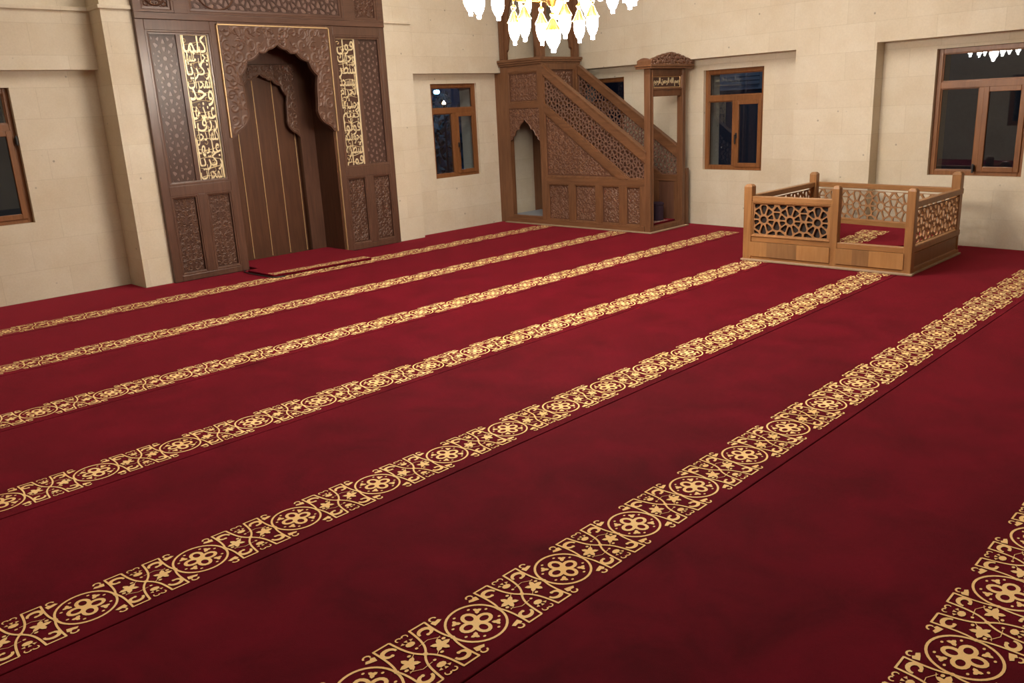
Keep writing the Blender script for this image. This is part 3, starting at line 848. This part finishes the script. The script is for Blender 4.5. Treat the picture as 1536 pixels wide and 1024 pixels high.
arch_board('outer_arch', acx, .665, 2.56, 2.38, 1.435, .04, 8.555, .05, (M['mwood'], M['mcarve']), mih, .13, seed=11, rel=.006)
g = MB()   # gold fillet round the arch board and down the right jamb
g.prism(rect(4.478, 4.490, 1.432, 2.575), -.02, .024, F); g.prism(rect(5.835, 5.847, 1.432, 2.575), -.02, .024, F); g.prism(rect(4.478, 5.847, 2.563, 2.575), -.02, .024, F)
g.prism(rect(5.822, 5.829, 0.0, 1.44), -.02, .003, F)
g.build('gold_fillet', M['goldline'], mih)
# niche shell
n_ = MB().prism(rect(JL, JR, 2.50, 2.60), -.06, 0, F).build('arch_header', M['mwood_x'], mih)
sh = MB(); sh.box(JL - .03, JL, 8.6, 9.05, 0, 2.6); sh.build('niche_jamb', M['mniche'], mih)
sh = MB(); sh.box(5.80, 5.83, 8.6, 9.05, 0, 2.6); sh.build('niche_jamb', M['mniche'], mih)
sh = MB(); sh.box(JL - .03, 5.83, 8.62, 9.2, 2.56, 2.6); sh.build('niche_soffit', M['mniche'], mih)
bk = MB(); bk.box(JL, 4.70, 9.0, 9.03, 0, 2.21); bk.box(5.60, 5.80, 9.0, 9.03, 0, 2.21); bk.box(JL, 5.80, 9.0, 9.03, 2.21, 2.56)
bk.build('inner_wall', M['mwood'], mih)
bk = MB(); bk.box(JL - .03, 4.70, 9.03, 9.30, 0, 2.5); bk.box(5.60, 5.83, 9.03, 9.30, 0, 2.5); bk.build('inner_jamb', M['mniche'], mih)
arch_board('inner_arch', 5.15, .45, 2.205, 2.10, 1.385, .01, 8.99, .03, (M['mwood'], M['mcarve']), mih, .10, seed=23, rel=.005)
for k, (a, b) in enumerate(((4.70, 4.845), (4.845, 5.09), (5.09, 5.335), (5.335, 5.60))):
    MB().box(a + .001, b - .001, 9.085, 9.11, 0, 2.5).build('back_board', M['mniche'], mih, bevel=.004)
g = MB()
for x in (4.845, 5.09, 5.335, 5.572): g.box(x - .0035, x + .0035, 9.077, 9.088, .025, 2.4)
g.build('gold_seam', M['goldline'], mih)

# ------------------------------------------------------------------ minbar (pulpit)
mn = empty('minbar', (9.0, 7.2, 0), 'tall brown wooden pulpit with pierced sloping balustrades, carved panels and a crowned doorway', 'minbar')
X0, X1 = 8.645, 9.43
T0 = 7.86
def mside(to, near=True):
    W, WY = M['wood'], M['wood_y']
    pc = lambda name, polys, a0, a1, mat, bev=.003: solid([(p, a0, a1) for p in polys], name, mat, mn, bev, to)
    pc('base_rail', [rect(6.195, 8.61, .001, .075)], -.05, .004, WY)
    pc('tower_post', [rect(7.83, 7.915, .075, 2.14)], -.08, 0, W)
    pc('tower_post', [rect(8.48, 8.615, .075, 2.14)], -.08, 0, W)
    [pc('tower_rail', [r_], -.05, 0, WY) for r_ in (rect(7.915, 8.48, 1.575, 1.645), rect(7.915, 8.48, 2.06, 2.14), rect(7.915, 8.48, .075, .112))]
    pc('wall_filler', [rect(8.615, 8.735, 0, 2.06)], -.05, -.004, W)
    # square carved panel
    m_ = MB(); molding(m_, rect(7.915, 8.48, 1.645, 2.06), .028, .012, to, -.014); m_.build('panel_molding', W, mn)
    q = MB().prism(rect(7.915, 8.48, 1.645, 2.06), -.04, -.022, to).build('square_panel', M['wback'], mn)
    rm = MB(); arabesque(rm, rect(7.945, 8.45, 1.675, 2.03), to, -.022, .060, .005, 61, w=.10, mirror=8.1975); rm.build('carved_relief', M['wcarve'], q)
    # ogee arch board under it
    prof = [(.0, 1.44), (.035, 1.395), (.075, 1.37), (.105, 1.335), (.115, 1.30), (.16, 1.29), (.185, 1.255), (.20, 1.215), (.235, 1.20), (.245, 1.165), (.275, 1.145)]
    cx = 8.1975
    bd = MB()
    for s in (1, -1):
        n = len(prof)
        for i in range(n - 1):
            a, b = prof[i], prof[i + 1]
            ta, tb = 1.575, 1.575
            bd.prism([(cx + s * a[0], a[1]), (cx + s * b[0], b[1]), (cx + s * b[0], tb), (cx + s * a[0], ta)], -.03, -.008, to)
        bd.prism([(cx + s * .275, 1.145), (cx + s * .2825, 1.145), (cx + s * .2825, 1.575), (cx + s * .275, 1.575)], -.03, -.008, to)
    q = bd.build('arch_board', M['wback'], mn)
    pl = [(cx - .2825, 1.575)] + [(cx - p[0], p[1]) for p in reversed(prof)] + [(cx + p[0], p[1]) for p in prof[1:]] + [(cx + .2825, 1.575)]
    rm = MB(); arabesque(rm, pl, to, -.008, .055, .005, 67, w=.11, mirror=cx)
    ribbon(rm, pl[1:-1], .008, .008, to, -.008); rm.build('carved_relief', M['wcarve'], q)
    # stair side
    pc('mid_rail', [rect(6.19, 7.83, .572, .655)], -.05, 0, WY)
    edges = [(7.42, 7.80), (6.96, 7.33), (6.575, 6.875), (6.25, 6.485)]
    xs = [7.83, 7.80, 7.42, 7.33, 6.96, 6.875, 6.575, 6.485, 6.25, 6.19]
    for i in range(0, 10, 2): pc('stile', [rect(xs[i + 1], xs[i], .075, .572)], -.05, 0, W)
    for k, (a, b) in enumerate(edges):
        m_ = MB(); molding(m_, rect(a, b, .075, .572), .022, .012, to, -.012); m_.build('panel_molding', W, mn)
        q = MB().prism(rect(a, b, .075, .572), -.04, -.024, to).build('lower_panel', M['wback'], mn)
        if near:
            rm = MB(); arabesque(rm, rect(a + .022, b - .022, .10, .55), to, -.024, .055, .005, 71 + k, w=.09, mirror=(a + b) / 2); rm.build('carved_relief', M['wcarve'], q)
    tri = [(6.585, .655), (7.83, .655), (7.83, 1.535)]
    m_ = MB(); molding(m_, tri, .030, .014, to, -.012); m_.build('panel_molding', W, mn)
    q = MB().prism(tri, -.04, -.022, to).build('triangular_panel', M['wback'], mn)
    if near:
        ti = [(6.70, .69), (7.80, .69), (7.80, 1.47)]
        rm = MB(); arabesque(rm, ti, to, -.022, .065, .005, 83, w=.10); rm.build('carved_relief', M['wcarve'], q)
    lat = [(7.83, 1.62), (7.83, 1.995), (6.19, .862), (6.19, .655), (6.43, .655)]
    pc('stair_string', [[(6.43, .655), (7.83, 1.62), (7.83, 1.535), (6.585, .655)]], -.05, .006, WY)
    m_ = MB(); molding(m_, [(6.19, .655), (6.43, .655), (7.83, 1.62), (7.83, 1.995), (6.19, .862)], .018, .012, to, -.022); m_.build('lattice_molding', W, mn)
    sd = girih_seeds(6.1, 7.9, .6, 2.1, .20, .21, 7.0, 1.3)
    lattice(lat, sd, .0150, .014, to, -.034).build('pierced_lattice', M['wlat'], mn)
    pc('handrail', [[(6.19, .862), (7.83, 1.995), (7.83, 2.11), (6.17, .985), (6.17, .862)]], -.058, .008, WY, .006)
    q = MB(); q.prism([(6.16, .972), (7.83, 2.098), (7.83, 2.122), (6.16, .998)], -.066, .016, to); q.build('rail_cap', WY, mn, bevel=.004)
mside(PX(X0))
mside(PXp(X1), near=False)
# portal
W = M['wood']
P_ = lambda name, boxes, mat=W, bev=.004: [mb_ for mb_ in [MB()] for b in [[mb_.box(*q) for q in boxes]]][0].build(name, mat, mn, bevel=bev)
P_('portal_post', [(X0, 8.715, 6.11, 6.19, 0, 1.96)]); P_('portal_post', [(9.355, X1, 6.11, 6.19, 0, 1.96)])
P_('post_fillet', [(X0 - .004, X0 + .010, 6.10, 6.112, .07, 1.96), (8.700, 8.716, 6.10, 6.112, .07, 1.96), (9.352, 9.366, 6.10, 6.112, .07, 1.96)])
P_('threshold', [(8.7155, 9.3545, 6.115, 6.205, .001, .065), (8.7155, 9.3545, 6.205, 6.6, .001, .05)])
P_('portal_lintel', [(8.715, 9.355, 6.125, 6.18, 1.64, 1.72), (8.715, 9.355, 6.125, 6.18, 1.895, 1.96)])
F = PY(6.125)
m_ = MB(); molding(m_, rect(8.715, 9.355, 1.72, 1.895), .022, .014, F, 0); m_.build('panel_molding', W, mn)
q = MB().prism(rect(8.715, 9.355, 1.72, 1.895), -.04, -.01, F).build('inscription_panel', M['mback'], mn)
gb = MB(); molding(gb, rect(8.737, 9.333, 1.742, 1.873), .008, .006, F, -.010); gb.build('gold_border', M['goldline'], q)
tx = MB(); add_text(tx, 'بسم الله الرحمن الرحيم', 8.762, 9.308, 1.756, 1.858, F, -.010, .006, offset=.016); tx.build('inscription', M['gold'], q)
# crown
P_('crown_cornice', [(8.585, 9.49, 6.045, 6.27, 1.96, 1.985), (8.575, 9.50, 6.035, 6.28, 1.985, 2.01), (8.60, 9.475, 6.055, 6.26, 2.01, 2.055)], W)
cr = []
for i in range(33):
    t = -1 + i / 16; base = 2.055 + .085 * (1 - abs(t) ** 1.6)
    base += .010 * abs(math.sin(t * 13)) + (.012 if abs(t) < .06 else 0)
    cr.append((9.0375 + t * .437, base))
q = MB().prism([(9.4745, 2.05)] + list(reversed(cr)) + [(8.6005, 2.05)], -.03, 0, PY(6.06)).build('crown_carving', M['wcarve'], mn)
rm = MB(); arabesque(rm, [(9.4745, 1.985)] + list(reversed(cr)) + [(8.6005, 1.985)], PY(6.052), 0, .045, .010, 91, w=.13, mirror=9.0375); rm.build('carved_relief', M['wcarve'], q)
crs = [(6.06 + (i / 8) * .2, 2.055 + .03 * math.sin(PI * i / 8)) for i in range(9)]
MB().prism([(6.26, 2.05)] + crs[::-1] + [(6.06, 2.05)], -.03, 0, PX(8.602)).build('crown_carving', M['wcarve'], mn)
MB().prism([(6.26, 2.05)] + crs[::-1] + [(6.06, 2.05)], 0, .03, PX(9.475)).build('crown_carving', M['wcarve'], mn)
# stairs
zs = [.05] + [.22 * k + .05 for k in range(1, 7)]
for k in range(7):
    y0 = 6.45 + k * .235
    z = .27 + k * .215
    q = MB().box(8.70, 9.375, y0, y0 + .27, z - .03, z); q.box(8.70, 9.375, y0 + .02, y0 + .04, max(.01, z - .215), z - .03)
    q.build('stair_tread', M['wood'], mn, bevel=.003)
P_('tower_deck', [(8.70, 9.375, T0, 8.60, 1.60, 1.64)])
P_('tower_floor', [(8.72, 9.36, 7.92, 8.60, .01, .10)], M['grey'])
# front of tower above the stair
F = PY(T0 - .02)
solid([(rect(X0 + .05, X1 - .05, 2.06, 2.14), -.05, 0), (rect(9.30, X1 - .05, 1.60, 2.06), -.05, 0), (rect(X0 + .05, 8.72, 1.60, 2.06), -.05, 0)], 'tower_front_frame', W, mn, to=F)
# back panel seen over the stair (carved) on the wall side of the deck
q = MB().prism(rect(8.72, 9.30, 1.66, 2.06), -.04, -.02, F).build('front_panel', M['wback'], mn)
rm = MB(); arabesque(rm, rect(8.74, 9.28, 1.68, 2.04), F, -.02, .055, .008, 95, w=.10, mirror=9.01); rm.build('carved_relief', M['wcarve'], q)
# cornice and canopy posts
q = MB(); ya, yb = T0 - .045, 8.63
q.box(X0 - .02, X1 + .02, ya + .025, yb, 2.14, 2.165); q.box(X0 - .035, X1 + .035, ya + .008, yb, 2.165, 2.19); q.box(X0 - .045, X1 + .045, ya, yb, 2.19, 2.225)
q.build('cornice', M['wood_y'], mn, bevel=.004)
for x in (X0, X1 - .085):
    for y in (T0 - .02, 8.53):
        q = MB().box(x, x + .085, y, y + .085, 2.225, 3.45); q.box(x + .028, x + .057, y - .006, y, 2.24, 3.4); q.box(x - .006, x, y + .028, y + .057, 2.24, 3.4)
        q.build('canopy_post', W, mn, bevel=.004)
def canopy_arch(to, u0, u1):
    half = (u1 - u0) / 2; cx = (u0 + u1) / 2
    pr = [(0, 3.18), (.06, 3.12), (.12, 3.09), (.15, 3.0), (.19, 2.95), (half - .075, 2.80), (half - .085, 2.55), (half - .055, 2.42), (half - .05, 2.36), (half - .022, 2.33), (half - .014, 2.26), (half - .003, 2.225)]
    b = MB()
    for s in (1, -1):
        side = [(cx + s * p[0], p[1]) for p in pr]
        for i in range(len(side) - 1):
            a, c_ = side[i], side[i + 1]
            b.prism([a, c_, (cx + s * half, c_[1]), (cx + s * half, a[1])], -.03, 0, to)
        b.prism([(cx, 3.18), (cx + s * half, 3.18), (cx + s * half, 3.40), (cx, 3.40)], -.03, 0, to)
    b.build('canopy_arch', M['wood'], mn)
canopy_arch(PX(X0 + .03), T0 + .065, 8.53); canopy_arch(PXp(X1 - .03), T0 + .065, 8.53)
canopy_arch(PY(T0 + .01), X0 + .085, X1 - .085)
q = MB(); q.box(X0 - .03, X1 + .03, T0 - .05, 8.63, 3.40, 3.50); q.build('canopy_cornice', W, mn)
q = MB().add([(X0, T0, 3.5), (X1, T0, 3.5), (X1, 8.62, 3.5), (X0, 8.62, 3.5), (9.04, 8.24, 4.7)], [(0, 1, 4), (1, 2, 4), (2, 3, 4), (3, 0, 4), (3, 2, 1, 0)]); q.build('spire', W, mn)
q = MB().box(8.59, 8.640, 6.05, 8.60, .001, .012); q.box(8.640, 9.44, 6.05, 6.103, .001, .012)
q.build('base_strip', M['pale'], mn)['label'] = 'pale strip along the foot of the pulpit'

# things inside / beside the pulpit
rg = MB().prism(rect(8.73, 9.34, 6.205, 6.44), .066, .090, PZ(0)); rgo = rg.build('pulpit_rug', M['carpet'])
tag(rgo, 'small red rug with pale floral border on the pulpit floor behind its threshold', 'rug')
pp = MB()
for yy, xs_ in ((6.265, 8.86), (6.37, 8.93)):
    p2 = carpet_pattern(xs_, 0, 0, 8.73, 9.345, .20, vs=.36); o_ = len(pp.v)
    pp.v += [(x, yy + y, .0915) for x, y, z in p2.v]; pp.f += [tuple(i + o_ for i in f_) for f_ in p2.f]
pp.build('border_pattern', simple('pale_pile', (.85, .7, .62), .9), rgo, norm=False)
st = MB().lathe([(0, 0), (.07, 0), (.078, .01), (.078, .18), (.073, .195), (.083, .20), (.083, .222), (.06, .236), (0, .24)], 9.15, 6.345, .0905, 24)
tag(st.build('round_stool', M['purple'], smooth=False), 'dark purple round stool standing on the rug inside the pulpit doorway', 'stool')
bd = MB().box(9.455, 9.525, 6.115, 6.145, .001, .735); bd.box(9.468, 9.512, 6.110, 6.115, .03, .70)
tag(bd.build('upright_board', M['wood'], bevel=.004), 'narrow brown board standing between the pulpit doorway and the stone wall', 'board')

# ------------------------------------------------------------------ low railed enclosure (muezzin platform)
en = empty('railed_platform', (8.35, 3.4, 0), 'low light-brown wooden railed platform with pierced star lattice sides on the red carpet', 'enclosure')
EX0, EY0, EY1 = 7.60, 2.60, 4.24
BL = (9.10, 4.24); BR_ = (8.86, 2.62)     # back corners
def frame_between(p, q):
    """map u along the line p->q, a outward on the right-hand side"""
    P0 = Vector((p[0], p[1])); d = (Vector((q[0], q[1])) - P0); L_ = d.length; d.normalize(); n = Vector((d.y, -d.x))
    return (lambda u, v, a: (P0.x + d.x * u + n.x * a, P0.y + d.y * u + n.y * a, v)), L_
EW, EWY, EWX = M['ewood'], M['ewood_y'], M['ewood_x']
def post(cx, cy, w, h, rounded=True):
    q = MB().box(cx - w / 2, cx + w / 2, cy - w / 2, cy + w / 2, 0, h - .02)
    r = w / 2
    q.add([(cx + sx * r, cy + sy * r, h - .02) for sx, sy in ((-1, -1), (1, -1), (1, 1), (-1, 1))] + [(cx + sx * r * .6, cy + sy * r * .6, h) for sx, sy in ((-1, -1), (1, -1), (1, 1), (-1, 1))],
          [(0, 1, 5, 4), (1, 2, 6, 5), (2, 3, 7, 6), (3, 0, 4, 7), (4, 5, 6, 7)])
    q.build('post', EW, en, bevel=.006)
post(EX0 + .04, 4.195, .085, .755); post(EX0 + .04, 3.313, .07, .762); post(EX0 + .04, EY0 + .04, .075, .76)
post(BL[0] - .03, BL[1] - .04, .08, .75); post(BR_[0] - .04, BR_[1] + .03, .085, .80)
def side(p, q, to_len, lat=True, railw=.05, front=False):
    to, L_ = to_len
    b = solid([(rect(0, L_, .588, .640), -.055, 0)], 'top_rail', EWY, en, .005, to)
    solid([(rect(0, L_, .192, .243), -.06, 0)], 'sill_rail', EWY, en, .004, to)
    solid([(rect(0, L_, .0, .045), -.06, .004)], 'bottom_rail', EWY, en, .004, to)
    solid([(rect(-.012, L_ + .012, .0, .018), -.02, .022)], 'base_molding', M['pale'], en, .003, to)
# front, looking to -x : u = 4.24 - y
toF = lambda u, v, a: (EX0 + .012 - a, 4.24 - u, v)
solid([(rect(.08, .90, .588, .640), -.055, 0)], 'top_rail', EWY, en, .005, toF)
solid([(rect(.08, 1.60, .192, .243), -.06, 0)], 'sill_rail', EWY, en, .004, toF)
solid([(rect(.08, 1.60, .0, .045), -.06, .004)], 'bottom_rail', EWY, en, .004, toF)
solid([(rect(-.01, 1.66, .0, .018), -.02, .034)], 'base_molding', M['pale'], en, .003, toF)
solid([(rect(.08, .89, .567, .588), -.04, -.004), (rect(.08, .89, .243, .262), -.04, -.004), (rect(.08, .10, .262, .567), -.04, -.004), (rect(.865, .89, .262, .567), -.04, -.004)], 'panel_frame', EW, en, .003, toF)
ring = MB(); molding(ring, rect(.08, .895, .245, .588), .018, .010, toF, -.002); ring.build('lattice_molding', EW, en)
def elat(to, u0, u1, mat, strap=.0165):
    cu = (u0 + u1) / 2
    sd = girih_seeds(u0, u1, .26, .57, .275, .30, cu, .412)
    lattice(rect(u0, u1, .262, .567), sd, strap, .016, to, -.028).build('pierced_lattice', mat, en)
elat(toF, .098, .867, M['elat'], .014)
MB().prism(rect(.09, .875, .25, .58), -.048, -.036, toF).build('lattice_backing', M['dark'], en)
for (a, b) in ((.05, .898), (.962, 1.572)):       # veneered boards below
    q = b - a
    for k, (s, e, m_) in enumerate(((0, .25, 'veneer1'), (.25, .62 if a < .5 else .5, 'veneer2'), (.62 if a < .5 else .5, 1, 'veneer3'))):
        MB().prism(rect(a + s * q, a + e * q, .047, .190), -.05, .016, toF).build('base_board', M[m_], en)
# right side, looking to -y
toR, LR = frame_between((EX0 + .02, EY0 + .012), (BR_[0], BR_[1] - .02))
side(None, None, (toR, LR)); elat(toR, .08, LR - .07, M['elat'], .015)
MB().prism(rect(.06, LR - .06, .047, .190), -.05, -.004, toR).build('base_board', M['veneer2'], en)
ring = MB(); molding(ring, rect(.06, LR - .06, .047, .190), .014, .010, toR, -.004); ring.build('panel_molding', EW, en)
# back
toB, LB = frame_between(BL, BR_); toB2 = lambda u, v, a: toB(u, v, -a - .05 + .04)
toB2 = lambda u, v, a: toB(u, v, a)
solid([(rect(.03, LB - .04, .588, .640), -.05, 0)], 'top_rail', EWY, en, .005, toB)
solid([(rect(.03, LB - .04, .192, .262), -.05, 0)], 'sill_rail', EWY, en, .004, toB)
MB().prism(rect(.03, LB - .04, 0, .192), -.04, -.01, toB).build('base_board', M['veneer2'], en)
elat(toB, .05, LB - .06, M['elat'], .014)
# left side
toL, LL = frame_between((BL[0] - .04, EY1 - .01), (EX0 + .05, EY1 - .01))
side(None, None, (toL, LL)); elat(toL, .04, LL - .04, M['elat'], .017)
MB().prism(rect(.03, LL - .03, .047, .190), -.04, -.01, toL).build('base_board', M['veneer2'], en)
# deck
dk = MB().prism([(EX0 + .05, EY0 + .06), (BR_[0] - .05, BR_[1] + .04), (BL[0] - .06, BL[1] - .06), (EX0 + .05, 4.17)], .05, .205, PZ(0)); dk.build('platform_deck', M['dark'], en)
# carpet on the deck, its near corner cut round
cp = [(7.665, 3.08)]
cp += [(7.70, 2.96), (7.77, 2.86), (7.86, 2.78), (7.97, 2.72), (8.12, 2.685)] + [(8.80, 2.685), (9.015, 4.165), (7.665, 4.165)]
pc_ = MB().prism(cp, .207, .222, PZ(0)).build('platform_carpet', M['carpet'], bevel=.004)
tag(pc_, 'red carpet with gold border covering the floor inside the railed wooden platform', 'carpet')
pp = carpet_pattern(7.86, 3.235, .2235, 7.66, 8.95, .4195); pp.v = [(x, y + (x - 7.7) * .08, z) for x, y, z in pp.v]
pp.build('border_pattern', M['pattern'], pc_, norm=False)

mn.location.z += .0035; en.location.z += .0035; rug.location.z += .003
# ------------------------------------------------------------------ chandelier
CX, CY = 5.11, 4.5
ch = empty('chandelier', (CX, CY, 2.0), 'large gilt chandelier with rings of glowing white glass lamps hanging from the ceiling', 'chandelier')
br = MB()
br.lathe([(.0, -.02), (.03, -.01), (.05, .02), (.14, .05), (.165, .07), (.15, .085), (.06, .10), (.03, .14), (.022, .30), (.05, .34), (.07, .40), (.05, .46), (.02, .50), (.02, .80), (.045, .85), (.03, .90), (.012, .95), (.012, H - 2.36)], CX, CY, 2.335, 24)
br.build('stem', M['brass'], ch, smooth=True)
br = MB().tube([(CX + .31 * math.cos(t), CY + .31 * math.sin(t), 2.40) for t in [2 * PI * i / 40 for i in range(41)]], .012)
br.build('inner_ring', M['brass'], ch, smooth=True)
br = MB().tube([(CX + .62 * math.cos(t), CY + .62 * math.sin(t), 2.66) for t in [2 * PI * i / 60 for i in range(61)]], .014)
br.build('outer_ring', M['brass'], ch, smooth=True)
MB().lathe([(0, 0), (.10, 0), (.10, -.03), (.05, -.08), (.0, -.09)], CX, CY, H, 20).build('ceiling_rose', M['brass'], ch, smooth=True)
def bulb_prof(s): return [(0, 0), (.013 * s, .001), (.015 * s, .020), (.013 * s, .026), (.024 * s, .042), (.038 * s, .076), (.0445 * s, .112), (.044 * s, .150), (.037 * s, .180), (.026 * s, .20), (0, .205)]
def lamp(x, y, ztip, s, ring_r, ring_z, ang):
    sc = s
    arm = MB()
    ztop = ztip + .205 + .09 * s
    if ring_r:
        px, py = CX + ring_r * math.cos(ang), CY + ring_r * math.sin(ang)
        qx, qy = CX + .03 * math.cos(ang), CY + .03 * math.sin(ang)
        arm.tube([(x, y, ztop), (x, y, ring_z)], .005)
        pts = [(qx + (px - qx) * t, qy + (py - qy) * t, ring_z + .16 * (1 - t) - .07 * math.sin(PI * t)) for t in [i / 8 for i in range(9)]]
        arm.tube(pts, .009)
    else: arm.tube([(x, y, ztop), (x, y, 2.36)], .005)
    a = arm.build('arm', M['brass'], ch, smooth=True)
    cp_ = MB().lathe([(.056 * s, .160), (.050 * s, .168), (.030 * s, .205), (.018 * s, .235), (.008, .25), (.018, .262), (.020, .278), (.008, .292), (0, .295)], x, y, ztip, 16)
    cp_.build('lamp_cap', M['brass'], a, smooth=True)
    b = MB().lathe([(r_, z_) for r_, z_ in bulb_prof(s)], x, y, ztip, 16)
    b.build('lamp_glass', M['bulb'], a, smooth=True)
far = math.atan2(.711, .808)   # direction away from the camera
lamp(CX, CY, 1.99, 1.30, 0, 0, 0)
for k in range(6):
    a = far + math.radians(77 - 60 * k); lamp(CX + .305 * math.cos(a), CY + .305 * math.sin(a), 2.065, 1.0, .31, 2.40, a)
for k in range(15):
    a = far + math.radians(69 - 24 * k); lamp(CX + .62 * math.cos(a), CY + .62 * math.sin(a), 2.285, 1.15, .62, 2.66, a)

# ------------------------------------------------------------------ outside, at night
g = MB().box(-12, 24, -8, 26, -.7, -.6); struct(g.build('ground_outside', M['paving']))
nb = empty('neighbour_building', (14.0, 6.5, -.6), 'dim rendered building with a shuttered window seen through the window beside the pulpit', 'building')
MB().box(13.0, 14.5, 3.0, 9.5, -.6, 6).build('facade', M['neigh'], nb)
q = MB().box(12.93, 12.99, 6.88, 7.72, 1.70, 2.45).build('window_surround', M['neighwin'], nb)
sh = MB()
for k in range(9): sh.box(12.90, 12.93, 6.98, 7.62, 1.78 + k * .065, 1.78 + k * .065 + .05)
sh.build('roller_shutter', M['neighwin'], nb)
def hedge(cx, cy, h, r, seed, label):
    R = random.Random(seed); mb = MB()
    for k in range(420):
        a = R.uniform(0, 6.28); z = R.uniform(0.05, 1) ; rr = r * (1 - .55 * z) * math.sqrt(R.random())
        p = Vector((cx + rr * math.cos(a), cy + rr * math.sin(a), -.6 + z * h)); s = R.uniform(.05, .13)
        d1 = Vector((R.uniform(-1, 1), R.uniform(-1, 1), R.uniform(-.3, 1))).normalized() * s; d2 = d1.cross(Vector((R.uniform(-1, 1), R.uniform(-1, 1), R.uniform(-1, 1)))).normalized() * s * .5
        o = len(mb.v); mb.v += [tuple(p - d1), tuple(p + d2), tuple(p + d1), tuple(p - d2)]; mb.f.append((o, o + 1, o + 2, o + 3))
    mb.tube([(cx, cy, -.6), (cx, cy, -.6 + h * .8)], .05)
    tag(mb.build('tree', M['leaf'], norm=False), label, 'tree', 'trees outside in the dark')
hedge(13.3, 14.0, 3.2, .75, 1, 'dark leafy tree seen through the window between niche and pulpit, right side')
hedge(11.95, 13.9, 2.6, .7, 2, 'dark leafy tree seen through the window between niche and pulpit, left side')
lp = empty('street_lamp', (11.0, 13.3, -.6), 'street lamp glowing blue white outside the window between niche and pulpit', 'lamp')
MB().tube([(11.0, 13.3, -.6), (11.0, 13.3, 2.06), (11.12, 13.0, 2.06)], .03).build('pole', M['black'], lp)
MB().lathe([(0, -.04), (.045, -.035), (.06, 0), (.045, .03), (0, .035)], 11.15, 12.88, 1.96, 16).build('lamp_head', M['street'], lp, smooth=True)
gl_ = empty('warm_glint', (11.16, 12.7, -.6), 'small warm glowing stand-in for a chandelier reflection, below the blue white street lamp', 'lamp')  # added glowing shape on a pole, standing in for a chandelier reflection
MB().tube([(11.16, 12.7, -.6), (11.16, 12.7, 1.70)], .02).build('pole', M['black'], gl_)
MB().lathe([(0, -.025), (.035, -.02), (.04, 0), (.02, .035), (0, .05)], 11.16, 12.7, 1.74, 14).build('lamp_head', M['warmglint'], gl_, smooth=True)
fb = MB().box(8.0, 16.0, 15.0, 15.3, -.6, 5.0); fb.box(8.0, 16.0, 14.9, 15.0, -.6, .9)
tag(fb.build('garden_wall', M['neigh']), 'dim bluish wall in the dark behind the trees outside', 'wall')
# ------------------------------------------------------------------ lights, world, camera
def area(name, loc, rot, size, power, col):
    d = bpy.data.lights.new(name, 'AREA'); d.shape = 'RECTANGLE'; d.size, d.size_y = size; d.energy = power; d.color = col
    o = bpy.data.objects.new(name, d); C.objects.link(o); o.location = loc; o.rotation_euler = rot; return o
area('ceiling_light', (5.2, 4.8, 5.0), (0, 0, 0), (4.0, 4.0), 195, (1.0, 0.91, 0.80))
def point(name, loc, power, col, r=.08):
    d = bpy.data.lights.new(name, 'POINT'); d.energy = power; d.color = col; d.shadow_soft_size = r
    o = bpy.data.objects.new(name, d); C.objects.link(o); o.location = loc
point('street_lamp_glow', (11.15, 12.55, 2.2), 65, (.30, .55, 1.0)); point('facade_fill', (11.8, 5.8, 3.6), 16, (.75, .85, 1.0), .15)  # the second is an unseen fill, added to light the neighbour's facade
wd = bpy.data.worlds.new('night'); bpy.context.scene.world = wd; wd.use_nodes = True
bgn = wd.node_tree.nodes['Background']; bgn.inputs[0].default_value = (.05, .09, .2, 1); bgn.inputs[1].default_value = .02

cd = bpy.data.cameras.new('camera'); cam = bpy.data.objects.new('camera', cd); C.objects.link(cam)
R = Matrix([[0.6967648871968865, 0.22505943562254913, -0.681077779997828], [-0.7157065013754056, 0.15488414140279122, -0.6810103572126468], [-0.047779659463906124, 0.9619558998099548, 0.2689943325840404]])
m4 = R.to_4x4(); m4.translation = Vector((0, 0, 1.6)); cam.matrix_world = m4
cd.sensor_width = 36; cd.lens = 1254.9 / 1536 * 36; cd.clip_start = .05
sc = bpy.context.scene; sc.camera = cam
sc.view_settings.view_transform = 'Standard'; sc.view_settings.look = 'None'; sc.view_settings.gamma = 1; sc.view_settings.use_curve_mapping = False
sc.view_settings.exposure = 0.5
